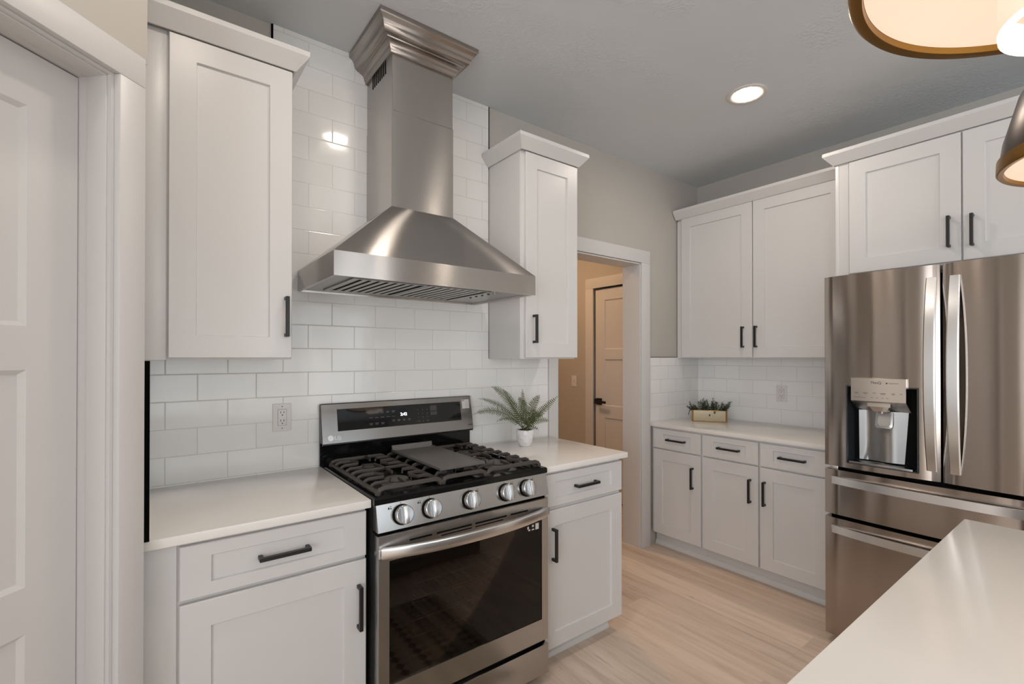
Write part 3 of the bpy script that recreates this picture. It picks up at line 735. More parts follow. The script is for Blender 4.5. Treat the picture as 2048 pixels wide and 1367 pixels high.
# grates
GT, GB = 0.9530, 0.9215
def finger(b, pts, w=0.0066, ht=0.0120):
    b.tube([(p[0], p[1], (p[2] if len(p) > 2 else GT)-ht/2) for p in pts], 0, prof=[(-w/2, -ht/2), (w/2, -ht/2), (w/2, ht*0.25), (w*0.28, ht/2), (-w*0.28, ht/2), (-w/2, ht*0.25)])
def side_grate(x0, x1, burners, flip):
    b = MB()
    y0, y1 = -0.6215, -0.0680
    for x in (x0, x1):   # low side rails
        b.box(x-0.006, x+0.006, y0, y1, GB+0.004, GB+0.0165, 0.002, 1)
    # front and rear frame bars
    for y in (y0+0.005, y1-0.005):
        finger(b, [(x0-0.004, y, GT-0.024), (x0+0.006, y, GT-0.005), (x0+0.020, y, GT), (x1-0.020, y, GT), (x1-0.006, y, GT-0.005), (x1+0.004, y, GT-0.024)], 0.0105, 0.0145)
    for x in (x0, x1):
        for y in (y0+0.008, y1-0.008): b.box(x-0.008, x+0.008, y-0.010, y+0.010, 0.9206, GB+0.016, 0.003, 1)
    def arm(y, s, xe, bend=None):
        xs = x0 if s > 0 else x1
        pts = [(xs, y, GT-0.022), (xs+s*0.006, y, GT-0.005), (xs+s*0.018, y, GT)]
        pts += bend if bend else [(xe, y, GT)]
        finger(b, pts)
    ym = (burners[0][1]+burners[1][1])/2
    finger(b, [(x0, ym, GT-0.022), (x0+0.006, ym, GT-0.005), (x0+0.018, ym, GT), (x1-0.018, ym, GT), (x1-0.006, ym, GT-0.005), (x1, ym, GT-0.022)])
    for bx, by in burners:
        for s in (1, -1):
            xs = x0 if s > 0 else x1
            reach = abs(bx-xs)
            for dy, k in ((0.070, 0.030), (-0.070, -0.030)):
                xa = xs+s*reach*0.52
                arm(by+dy, s, 0, [(xa, by+dy, GT), (bx-s*0.038, by+k*1.05, GT)])
            arm(by, s, xs+s*reach*0.60)
    # short diagonals towards the burners from frame and middle bar
    (xa, ya), (xb, yb) = burners
    for sx in (-1,):
        finger(b, [(xa+0.030, y1-0.006), (xa+0.020, ya+0.045)]); finger(b, [(xb-0.020, y0+0.006), (xb-0.012, yb-0.048)])
        finger(b, [(xa+0.012, ym), (xa+0.004, ya-0.046)]); finger(b, [(xb+0.010, ym), (xb+0.004, yb+0.050)])
    b.build('grate', M['iron'], rg, smooth=40)
side_grate(0.6370, 0.8800, [(0.760, -0.200), (0.765, -0.475)], 1)
side_grate(1.0940, 1.3650, [(1.232, -0.200), (1.238, -0.475)], -1)
b = MB()
x0, x1, y0, y1 = 0.8915, 1.0825, -0.6215, -0.0680
for x in (x0, x1):
    b.box(x-0.006, x+0.006, y0, y1, GB+0.004, GB+0.0165, 0.002, 1)
    for y in (y0+0.008, y1-0.008): b.box(x-0.008, x+0.008, y-0.010, y+0.010, 0.9206, GB+0.016, 0.003, 1)
for y in (y0+0.005, -0.345, y1-0.005):
    finger(b, [(x0-0.004, y, GT-0.024), (x0+0.006, y, GT-0.005), (x0+0.020, y, GT), (x1-0.020, y, GT), (x1-0.006, y, GT-0.005), (x1+0.004, y, GT-0.024)], 0.0105, 0.0145)
for y in (-0.54, -0.43, -0.26, -0.16):
    finger(b, [(x0, y, GT-0.022), (x0+0.018, y, GT), (x0+0.055, y, GT)]); finger(b, [(x1, y, GT-0.022), (x1-0.018, y, GT), (x1-0.055, y, GT)])
b.build('grate', M['iron'], rg, smooth=40)
# control panel
b = MB()
b.prism([(-0.6625, 0.8075), (-0.6610, 0.8060), (-0.6000, 0.8060), (-0.6000, 0.8970), (-0.6310, 0.8970), (-0.6370, 0.9020), (-0.6395, 0.9010)], RX0, RX1, 'x')
cp = b.build('control_panel', M['steel_panel'], rg, smooth=20)
pn = Vector((0, -(0.901-0.8075), -(0.6625-0.6395)*-1)).normalized()  # outward normal of the sloped face
pu = Vector((0, 0.6625-0.6395, 0.901-0.8075)).normalized()
pn = Vector((1, 0, 0)).cross(pu).normalized()
def CPt(x, v): # point on the sloped face, v metres up from the lower edge
    return Vector((x, -0.6625, 0.8075)) + pu*v
KX = [0.711, 0.822, 0.990, 1.160, 1.268]
for i, x in enumerate(KX):
    b = MB(); b.plate(CPt(x-0.004, 0.0835), (1, 0, 0), pu, 0.003, 0.003, 0.0003); b.build('pointer_mark', M['dark_print'], cp, smooth=0)
    b = MB()
    sx = x-0.050 if i < 2 else x+0.028
    o = CPt(sx, 0.070); b.plate(o, (1, 0, 0), pu, 0.006, 0.007, 0.0003); b.plate(CPt(sx+0.008, 0.070), (1, 0, 0), pu, 0.005, 0.005, 0.0003); b.plate(CPt(sx+0.006, 0.0785), (1, 0, 0), pu, 0.008, 0.0015, 0.0003)
    b.build('burner_lettering', M['dark_print'], cp, smooth=0)
for x in KX:
    o = CPt(x, 0.0455)
    b = MB(); b.lathe([(0.001, 0.0002), (0.0355, 0.0002), (0.0355, 0.004), (0.0325, 0.0055)], o, n=40, d=pn); kb = b.build('knob', M['void'], rg)
    b = MB(); b.lathe([(0.0325, 0.004), (0.0330, 0.006), (0.0322, 0.0265), (0.0305, 0.0285), (0.0290, 0.0290)], o, n=40, d=pn); b.build('knob_skirt', M['chrome'], kb)
    b = MB(); b.lathe([(0.0291, 0.0289), (0.0010, 0.0270)], o, n=40, d=pn); b.build('knob_face', M['knob_face'], kb)
    b = MB()   # raised grip bar across the face
    bb = bmesh.new(); bmesh.ops.create_cube(bb, size=1.0)
    for v in bb.verts: v.co = Vector((v.co.x*0.0195*(0.8 if v.co.z > 0 else 1.0), v.co.y*0.059, v.co.z*0.016))
    bmesh.ops.bevel(bb, geom=list(bb.edges), offset=0.002, segments=2, profile=0.6, affect='EDGES')
    ux = Vector((1, 0, 0)); mt = Matrix(((ux.x, pu.x, pn.x, 0), (ux.y, pu.y, pn.y, 0), (ux.z, pu.z, pn.z, 0), (0, 0, 0, 1)))
    mt = Matrix.Translation(o+pn*0.0350) @ mt
    b.merge(bb, mt); b.build('knob_grip', M['steel_handle'], kb)
# shadow gap below the panel
b = MB(); b.box(RX0+0.004, RX1-0.004, -0.6400, -0.600, 0.7935, 0.8065); b.build('vent_gap', M['void'], rg, smooth=0)
# oven door
DY = -0.6600
gx0, gx1, gz0, gz1 = 0.6605, 1.3465, 0.2790, 0.7045
dz0, dz1 = 0.1840, 0.7940
b = MB()
def ring(x0, x1, z0, z1, y): return [(x0, y, z0), (x1, y, z0), (x1, y, z1), (x0, y, z1)]
b.loops([ring(RX0, RX1, dz0, dz1, -0.6250), ring(RX0, RX1, dz0, dz1, DY+0.004), ring(RX0+0.003, RX1-0.003, dz0+0.003, dz1-0.003, DY),
         ring(gx0, gx1, gz0, gz1, DY), ring(gx0+0.001, gx1-0.001, gz0+0.001, gz1-0.001, DY+0.006), ring(gx0+0.001, gx1-0.001, gz0+0.001, gz1-0.001, -0.6250)], cap0=False, cap1=False)
od = b.build('oven_door', M['steel'], rg, smooth=20)
b = MB(); b.box(gx0+0.0012, gx1-0.0012, DY+0.003, DY+0.007, gz0+0.0012, gz1-0.0012); b.build('window', M['oven_glass'], od, smooth=0)
b = MB()   # printed black border behind the glass
wx0, wx1, wz0, wz1 = 0.748, 1.262, 0.325, 0.640
b.loops([ring(gx0+0.0012, gx1-0.0012, gz0+0.0012, gz1-0.0012, DY+0.0085), ring(wx0, wx1, wz0, wz1, DY+0.0085), ring(wx0, wx1, wz0, wz1, DY+0.030)], cap0=False, cap1=False)
b.build('window_border', M['void'], od, smooth=0)
b = MB()   # arched bar handle
hp = []
for k in range(25):
    s = k/24*2-1
    hp.append((1.0+s*0.369, -0.668-0.052*(1-abs(s)**2.4), 0.7385))
b.tube(hp, 0, prof=[(-0.006, -0.0185), (0.006, -0.0185), (0.008, -0.014), (0.008, 0.014), (0.006, 0.0185), (-0.006, 0.0185), (-0.007, 0.014), (-0.007, -0.014)])
for s in (-1, 1): b.box(1.0+s*0.366-0.014, 1.0+s*0.366+0.014, -0.672, DY, 0.722, 0.755, 0.003)
b.build('handle', M['steel_handle'], od)
b = MB()
for a, c2 in ((0.735, 0.822), (0.842, 0.992), (1.008, 1.158), (1.178, 1.268)): b.box(a, c2, DY-0.0004, DY+0.003, 0.7560, 0.7625)
for a, c2 in ((0.860, 0.992), (1.008, 1.140)): b.box(a, c2, DY-0.0004, DY+0.003, 0.7450, 0.7490)
b.build('vent_slots', M['void'], od, smooth=0)
b = MB()
b.plate((1.268, DY+0.0028, 0.6780), (1, 0, 0), (0, 0, 1), 0.008, 0.011); b.plate((1.273, DY+0.0028, 0.6700), (1, 0, 0), (0, 0, 1), 0.011, 0.006)
b.plate((1.293, DY+0.0028, 0.6830), (1, 0, 0), (0, 0, 1), 0.010, 0.009); b.plate((1.292, DY+0.0028, 0.6700), (1, 0, 0), (0, 0, 1), 0.013, 0.005)
b.plate((1.312, DY+0.0028, 0.6690), (1, 0, 0), (0, 0, 1), 0.018, 0.026)
b.build('window_sticker', M['sticker'], od, smooth=0)
# oven cavity and racks
b = MB()
cvx0, cvx1, cvz0, cvz1 = 0.700, 1.303, 0.300, 0.690
b.loops([ring(cvx0, cvx1, cvz0, cvz1, -0.6245), ring(cvx0+0.01, cvx1-0.01, cvz0+0.01, cvz1-0.01, -0.1300)], cap0=False)
b.build('oven_cavity', M['oven_in'], rg, smooth=0)
for z in (0.350, 0.412, 0.490):
    b = MB()
    for y in (-0.56, -0.44, -0.30, -0.17): b.cyl((0.712, y, z), (1.291, y, z), 0.0026, n=6)
    for k in range(14): b.cyl((0.730+k*0.0418, -0.56, z), (0.730+k*0.0418, -0.17, z), 0.0016, n=5)
    b.build('oven_rack', M['rack'], rg)
# storage drawer
b = MB(); b.box(RX0, RX1, DY, -0.6250, 0.040, 0.1660, 0.003); b.build('drawer', M['steel'], rg)
b = MB(); b.box(RX0+0.004, RX1-0.004, -0.640, -0.621, 0.164, 0.186); b.build('drawer_gap', M['void'], rg, smooth=0)
# backguard
b = MB(); b.prism([(-0.018, 0.916), (-0.018, 1.020), (-0.0535, 1.0200), (-0.0200, 1.1880), (-0.0020, 1.1880), (-0.0020, 0.916)], 0.6040, 1.3830, 'x'); b.build('backguard_body', M['enamel'], rg, smooth=20)
F0, F1 = Vector((0, -0.0555, 1.0190)), Vector((0, -0.0215, 1.1890))
fu = (F1-F0).normalized(); fn = Vector((1, 0, 0)).cross(fu).normalized()
b = MB()
q0, q1 = F0+fn*0.002, F1+fn*0.002
b.prism([(q0.y, q0.z), (q0.y+0.003, q0.z-0.001), (q0.y+0.006, q0.z+0.002), (q1.y+0.006, q1.z-0.001), (-0.004, 1.1895), (-0.004, 1.1925), (q1.y+0.004, 1.1930), (q1.y, q1.z)], 0.6050, 1.3820, 'x')
bgd = b.build('backguard', M['steel_guard'], rg, smooth=20)
b = MB(); b.cyl((0.606, -0.0500, 1.0145), (1.381, -0.0500, 1.0145), 0.0045, n=10); b.build('backguard_lip', M['enamel'], rg)
def FP(x, v, o=0.0022): return F0 + fu*v + Vector((x, 0, 0)) + fn*o
b = MB(); b.plate(FP(0.6735, 0.0510), (1, 0, 0), fu, 0.6400, 0.0985, 0.0012); b.build('display', M['disp'], bgd, smooth=0)
b = MB(); b.text('2:42', 0.020, FP(0.974, 0.099, 0.0037), (1, 0, 0), fu); b.build('clock', M['led'], bgd, smooth=0)
b = MB()
for r_, row in enumerate(((0.818, 0.846, 0.874, 0.902, 0.930), (0.818, 0.846, 0.874, 0.902, 0.930), (0.818, 0.846, 0.874))):
    if r_ == 2: b.build('mode_lettering', M['gray_print'], bgd, smooth=0); b = MB()
    for x in row:
        v0 = 0.124 - r_*0.026
        b.plate(FP(x, v0, 0.0035), (1, 0, 0), fu, 0.017, 0.0022, 0.0002)
        if r_ != 1: b.plate(FP(x+0.001, v0-0.0055, 0.0035), (1, 0, 0), fu, 0.014, 0.0022, 0.0002)
b.build('setting_lettering', M['gray_print'], bgd, smooth=0)
b = MB()
for x in (0.930, 0.957, 0.984, 1.011): b.plate(FP(x, 0.080, 0.0035), (1, 0, 0), fu, 0.015, 0.0020, 0.0002); b.plate(FP(x+0.001, 0.0745, 0.0035), (1, 0, 0), fu, 0.013, 0.0020, 0.0002)
b.build('timer_lettering', M['gray_print'], bgd, smooth=0)
b = MB()
for r_, ds in enumerate(('123', '456', '789')):
    for k, dch in enumerate(ds): b.text(dch, 0.009, FP(1.066+k*0.025, 0.118-r_*0.019, 0.0037), (1, 0, 0), fu)
b.text('0', 0.009, FP(1.091, 0.061, 0.0037), (1, 0, 0), fu)
for x in (1.060, 1.110): b.plate(FP(x, 0.064, 0.0035), (1, 0, 0), fu, 0.016, 0.0022, 0.0002)
b.build('keypad_lettering', M['gray_print'], bgd, smooth=0)
b = MB(); b.plate(FP(1.136, 0.112, 0.0035), (1, 0, 0), fu, 0.036, 0.026, 0.0002); b.plate(FP(1.136, 0.090, 0.0035), (1, 0, 0), fu, 0.036, 0.018, 0.0002); b.build('display_patch', M['patch_grey'], bgd, smooth=0)  # two dim grey rectangles on the display glass
b = MB(); b.lathe([(0.001, 0.0023), (0.0125, 0.0023), (0.0125, 0.0029), (0.001, 0.0029)], F0+fu*0.0235+Vector((0.640, 0, 0)), n=28, d=fn)
b.text('LG', 0.024, FP(0.6555, 0.0145, 0.0028), (1, 0, 0), fu); b.build('logo', M['logo'], bgd, smooth=0)
b = MB(); b.text('ThinQ', 0.0095, FP(1.352, 0.0205, 0.0028), (1, 0, 0), fu); b.build('badge', M['dark_print'], bgd, smooth=0)
b = MB(); b.plate(FP(1.3245, 0.110), (1, 0, 0), fu, 0.044, 0.048, 0.0006); st = b.build('sticker', M['sticker'], bgd, smooth=0)
b = MB()
for k in range(6): b.plate(FP(1.345, 0.114+k*0.0065, 0.0029), (1, 0, 0), fu, 0.020, 0.0022, 0.0002)
b.build('sticker_lettering', M['sticker_pink'], st, smooth=0)
b = MB(); b.plate(FP(1.3265, 0.151, 0.0029), (1, 0, 0), fu, 0.006, 0.004, 0.0002); b.plate(FP(1.335, 0.152, 0.0029), (1, 0, 0), fu, 0.005, 0.004, 0.0002); b.build('sticker_mark', M['dark_print'], st, smooth=0)

# griddle plate resting on the centre grate
gp = thing('griddle_plate', 'dark rectangular griddle plate lying on the middle grate of the range', 'griddle', (1.02, -0.32, GT))
b = MB()
gx0_, gx1_, gy0_, gy1_ = 0.9100, 1.1180, -0.560, -0.082
z0 = GT+0.0005
def rr(x0, x1, y0, y1, z, f=0.0): return [(x0, y0, z+f), (x1, y0, z+f), (x1, y1, z), (x0, y1, z)]
b.loops([rr(gx0_+0.006, gx1_-0.006, gy0_+0.006, gy1_-0.006, z0), rr(gx0_, gx1_, gy0_, gy1_, z0+0.004), rr(gx0_, gx1_, gy0_, gy1_, z0+0.0135), rr(gx0_+0.005, gx1_-0.005, gy0_+0.005, gy1_-0.005, z0+0.0135),
         rr(gx0_+0.0085, gx1_-0.0085, gy0_+0.0085, gy1_-0.0085, z0+0.0085)])
b.build('plate', M['griddle'], gp, smooth=30)
b = MB(); b.prism([(gy1_-0.012, z0+0.0085), (gy1_-0.006, z0+0.032), (gy1_+0.002, z0+0.032), (gy1_, z0+0.010)], gx0_+0.001, gx1_-0.001, 'x'); b.build('back_lip', M['griddle'], gp, smooth=20)

# ------------------------------------------------------------------ refrigerator
fx = 2.680
fy0, fyg0, fyg1, fy1 = -1.2625, -1.6975, -1.7060, -2.1420
ftop, fdz, fd2t, fd2b, fd1t, fbot = 1.7960, 0.8705, 0.8520, 0.6345, 0.6165, 0.0420
fr = thing('refrigerator', 'stainless steel french door refrigerator with water dispenser beside the far counter', 'refrigerator', (3.05, -1.70, 0.0))
b = MB(); b.box(fx+0.075, W-0.030, fy1+0.004, fy0-0.004, 0.03, ftop-0.012, 0.004)
for x in (fx+0.12, W-0.10):
    for y in (fy0-0.06, fy1+0.06): b.cyl((x, y, 0), (x, y, 0.03), 0.02, n=12)
b.build('body', M['fr_body'], fr)
b = MB(); b.box(fx+0.055, fx+0.0745, fy1+0.010, fy0-0.010, 0.045, ftop-0.03); b.build('door_gasket', M['void'], fr, smooth=0)
b = MB(); b.box(fx+0.10, fx+0.16, fy1+0.02, fy0-0.02, 0.0, 0.05); b.build('base_grille', M['void'], fr, smooth=0)
def bow(y, a, c, amp=0.015, edge=0.003):
    """how far the front stands out at y (rounded towards the outer edge)"""
    s = (y-a)/(c-a); s = max(0, min(1, s))
    return fx - amp*(1-(2*s-1)**2) + (edge if s in (0, 1) else 0)
def front(b, ya, yb, z0, z1, hole=None, bowa=None, bowc=None, amp=0.015, th=0.060):
    """gently bowed door skin with an optional rectangular hole"""
    bowa = ya if bowa is None else bowa; bowc = yb if bowc is None else bowc
    N = 22
    ys = [ya+(yb-ya)*k/N for k in range(N+1)]
    zs = [z0, z1]
    if hole: ys = sorted(set(ys + [hole[0], hole[1]]), reverse=True); zs = [z0, hole[2], hole[3], z1]
    g = [[b.v(bow(y, bowa, bowc, amp), y, z) for z in zs] for y in ys]
    for i in range(len(ys)-1):
        for j in range(len(zs)-1):
            ym = (ys[i]+ys[i+1])/2
            if hole and hole[1] < ym < hole[0] and j == 1: continue
            b.f([g[i][j], g[i+1][j], g[i+1][j+1], g[i][j+1]])
    xb = fx+th
    # rim
    def strip(vs):
        bk = [b.v(xb, v.co.y, v.co.z) for v in vs]
        for k in range(len(vs)-1): b.f([vs[k], vs[k+1], bk[k+1], bk[k]])
    strip([r[0] for r in g]); strip([r[-1] for r in g]); strip(g[0]); strip(g[-1])
HOLE = (-1.3630, -1.6245, 0.8985, 1.2620)
b = MB(); front(b, fy0, fyg0, fdz, ftop, HOLE); ld = b.build('door', M['steel_fridge'], fr, smooth=25, recalc=False)
b = MB(); front(b, fyg1, fy1, fdz, ftop); rd = b.build('door', M['steel_fridge'], fr, smooth=25, recalc=False)
b = MB(); front(b, fy0, fy1, fd2b, fd2t); dr2 = b.build('drawer', M['steel_fridge'], fr, smooth=25, recalc=False)
b = MB(); front(b, fy0, fy1, fbot, fd1t); dr1 = b.build('drawer', M['steel_fridge'], fr, smooth=25, recalc=False)
# door handles: flat bars bowed out from the door
def vhandle(ya, par):
    b = MB(); pts = []; tp = []
    for k in range(25):
        s = k/24*2-1
        pts.append((fx-0.010-0.046*(1-abs(s)**2.2), ya, 1.328+s*0.412)); tp.append(0.92+0.12*(1-s*s))
    b.tube(pts, 0, prof=[(-0.017, -0.007), (0.017, -0.007), (0.019, -0.004), (0.019, 0.004), (0.015, 0.008), (-0.015, 0.008), (-0.019, 0.004), (-0.019, -0.004)], up=(-1, 0, 0), taper=tp)
    for s in (-1, 1): b.box(fx-0.012, fx+0.010, ya-0.015, ya+0.015, 1.328+s*0.402-0.010, 1.328+s*0.402+0.010, 0.003)
    b.build('handle', M['steel_handle'], par)
vhandle(-1.6720, ld); vhandle(-1.7460, rd)
def hhandle(zc, par):
    b = MB(); pts = []
    for k in range(31):
        s = k/30*2-1
        pts.append((fx-0.004-0.036*(1-abs(s)**2.6), -1.7022+s*0.4055, zc))
    b.tube(pts, 0, prof=[(-0.006, -0.0180), (0.008, -0.0180), (0.011, -0.013), (0.008, 0.0150), (0.003, 0.0180), (-0.006, 0.0180)])
    for s in (-1, 1): b.prism([(-1.7022+s*0.4055, zc-0.016), (-1.7022+s*0.392, zc-0.018), (-1.7022+s*0.392, zc+0.018), (-1.7022+s*0.4105, zc+0.019)], fx-0.010, fx+0.012, 'x')
    b.build('handle', M['steel_handle'], par)
hhandle(0.8020, dr2); hhandle(0.5630, dr1)
# dispenser
fd = fx - 0.0148
dy0, dy1, dzb, dzt = HOLE[0]-0.001, HOLE[1]+0.001, HOLE[2]+0.001, HOLE[3]-0.001
b = MB()
def yz(y0, y1, z0, z1, x): return [(x, y0, z0), (x, y1, z0), (x, y1, z1), (x, y0, z1)]
b.loops([yz(HOLE[0]+0.004, HOLE[1]-0.004, HOLE[2]-0.004, HOLE[3]+0.004, fd-0.0015), yz(dy0, dy1, dzb, dzt, fd-0.0015), yz(dy0-0.010, dy1+0.010, dzb+0.012, dzt, fd+0.092)], cap0=False)
dp = b.build('dispenser', M['disp_dark'], ld, smooth=20)
b = MB()   # curved steel back
N = 14; yA, yB = -1.3950, -1.6080
lp0, lp1 = [], []
for k in range(N+1):
    s = k/N; y = yA+(yB-yA)*s
    x = fd+0.088-0.050*max(0.0, 1-(s/0.22))**1.5*0.6-0.030*math.sin(PI*s)
    lp0.append((x, y, 0.914)); lp1.append((x-0.006, y, 1.150))
b.loops([lp0, lp1], cap0=False, cap1=False, closed=False); b.build('dispenser_back', M['disp_steel'], dp, smooth=60)
b = MB()
b.loops([yz(-1.3850, -1.5905, 1.1985, 1.3035, fd-0.020), yz(-1.3850, -1.5905, 1.1985, 1.3035, fd-0.001)][::-1] , cap0=False)
b.prism([(fd-0.020, 1.1985), (fd+0.060, 1.1500), (fd+0.090, 1.1500), (fd+0.090, 1.2300), (fd-0.001, 1.2300)], -1.5905, -1.3850, 'y')
pnl = b.build('dispenser_panel', M['panel_steel'], dp, smooth=20)
b = MB()
b.text('ThinQ', 0.0155, (fd-0.0205, -1.4610, 1.2790), (0, -1, 0), (0, 0, 1))
b.build('badge', M['dark_print'], pnl, smooth=0)
b = MB()
b.plate((fd-0.0203, -1.5190, 1.2800), (0, -1, 0), (0, 0, 1), 0.006, 0.006, 0.0003); b.plate((fd-0.0203, -1.5290, 1.2820), (0, -1, 0), (0, 0, 1), 0.036, 0.0016, 0.0003)
b.build('panel_icon', M['dark_print'], pnl, smooth=0)
b = MB()
for y, w in ((-1.398, 0.018), (-1.432, 0.020), (-1.470, 0.012), (-1.497, 0.022), (-1.538, 0.014), (-1.568, 0.010)):
    b.plate((fd-0.0203, y, 1.2360), (0, -1, 0), (0, 0, 1), w, 0.0016, 0.0003)
    if w > 0.013: b.plate((fd-0.0203, y-0.003, 1.2315), (0, -1, 0), (0, 0, 1), w*0.7, 0.0014, 0.0003)
b.plate((fd-0.0203, -1.397, 1.2140), (0, -1, 0), (0, 0, 1), 0.045, 0.0012, 0.0003)
for y in (-1.462, -1.482, -1.502, -1.520): b.plate((fd-0.0203, y, 1.2150), (0, -1, 0), (0, 0, 1), 0.008, 0.0014, 0.0003)
b.build('panel_lettering', M['dark_print'], pnl, smooth=0)
b = MB()   # spout housing
b.loops([yz(-1.4460, -1.5330, 1.1740, 1.1985, fd-0.010), yz(-1.4460, -1.5330, 1.1740, 1.1985, fd+0.050)], cap0=True)
b.loops([[(fd-0.006, -1.4520, 1.174), (fd-0.006, -1.5270, 1.174), (fd+0.050, -1.5270, 1.174), (fd+0.050, -1.4520, 1.174)], [(fd+0.010, -1.4660, 1.150), (fd+0.010, -1.5150, 1.150), (fd+0.050, -1.5150, 1.150), (fd+0.050, -1.4660, 1.150)]])
sp_ = b.build('dispenser_spout', M['panel_steel'], dp, smooth=20)
b = MB(); b.cyl((fd+0.028, -1.492, 1.150), (fd+0.028, -1.492, 1.142), 0.0035, n=10); b.build('nozzle', M['logo'], sp_)
b = MB()   # paddle
pf = lambda i, x: [(x+0.012, -1.4640-i, 1.146), (x+0.012, -1.5300+i, 1.146), (x-0.004, -1.5300+i, 1.085+i), (x-0.006, -1.5230+i, 1.074+i), (x-0.006, -1.4710-i, 1.074+i), (x-0.004, -1.4640-i, 1.085+i)]
b.loops([pf(0, fd+0.040), pf(0.0, fd+0.034), pf(0.008, fd+0.033), pf(0.009, fd+0.037)])
b.build('dispenser_paddle', M['paddle'], dp, smooth=30)
b = MB(); b.box(fd-0.001, fd+0.080, -1.6080, -1.3700, 0.8995, 0.9080, 0.001); b.build('drip_tray', M['disp_steel'], dp)
b = MB(); b.box(fx+0.010, fx+0.055, -1.316, -1.2700, 0.8525, 0.8700, 0.002); b.build('hinge', M['steel_handle'], fr)

# ------------------------------------------------------------------ outlets and switch
def outlet(name, label, P, u, z, d0):
    o = P(u, d0, z)
    t = thing(name, label, 'outlet', o)
    b = MB()
    def bx(u0, u1, z0, z1, da, db, bev=0.0):
        p, q = P(u0, da, z0), P(u1, db, z1)
        b.box(min(p[0], q[0]), max(p[0], q[0]), min(p[1], q[1]), max(p[1], q[1]), z0, z1, bev)
    bx(u-0.0362, u+0.0362, z-0.0582, z+0.0582, d0-0.006, d0-0.0002, 0.002)
    b.build('cover_plate', M['plate'], t)
    b = MB(); bx(u-0.0165, u+0.0165, z-0.0335, z+0.0335, d0-0.0085, d0-0.0058, 0.001); rc = b.build('receptacle', M['plate'], t)
    b = MB()
    for zz in (z+0.016, z-0.019):
        for s in (-0.0063, 0.0063): bx(u+s-0.0011, u+s+0.0011, zz+0.001, zz+0.010, d0-0.0088, d0-0.0080)
        p, q = P(u, d0-0.0080, zz-0.006), P(u, d0-0.0088, zz-0.006); b.cyl(p, q, 0.0026, n=12)
    for zz in (z+0.046, z-0.046): p, q = P(u, d0-0.0050, zz), P(u, d0-0.0064, zz); b.cyl(p, q, 0.0022, n=10)
    b.build('slots', M['slot'], rc, smooth=0)
    b = MB(); bx(u-0.0178, u+0.0178, z-0.0348, z+0.0348, d0-0.0062, d0-0.0057); b.build('seam', M['seam_grey'], t, smooth=0)
outlet('wall_outlet', 'white double outlet in the tile left of the range', PY, 0.4525, 1.1450, 0.0)
outlet('wall_outlet', 'white double outlet in the tile behind the planter counter', PX, -0.6570, 1.1390, W)
t = thing('light_switch', 'white toggle switch on the tan hall wall beyond the doorway', 'light switch', (3.533, 1.362, 1.150))
b = MB(); b.box(3.527, 3.5328, 1.326, 1.398, 1.093, 1.208, 0.002); b.build('cover_plate', M['plate'], t)
b = MB(); b.box(3.518, 3.528, 1.357, 1.367, 1.145, 1.160, 0.001); b.build('toggle', M['plate'], t)

# ------------------------------------------------------------------ ceiling lights
def can(label, x, y, lens, group=None):
    t = thing('recessed_light', label, 'ceiling light', (x, y, H), group=group)
    b = MB(); b.lathe([(0.099, -0.0003), (0.099, -0.004), (0.092, -0.007), (0.070, -0.0035), (0.066, -0.0005)], (x, y, H), n=48); b.build('trim_ring', M['can_trim'], t)
    b = MB(); b.lathe([(0.067, -0.0012), (0.0005, -0.0012)], (x, y, H), n=48); b.build('lens', lens, t, recalc=False)
    return t
can('lit round recessed ceiling light between the doorway and the pendants', 2.552, -0.943, M['can'])
GR = 'recessed ceiling lights out of view'
for x, y in ((0.957, -0.938), (0.12, -1.02), (2.552, -3.30), (0.957, -3.30), (-1.2, -3.30), (2.552, -5.2), (0.957, -5.2), (-1.2, -5.2)):
    can('round recessed ceiling light outside the picture', x, y, M['can_low'] if x == 0.12 else M['can'], GR)
can('round recessed ceiling light in the hall, hidden by the doorway head', 2.55, 1.30, M['hall_can'])

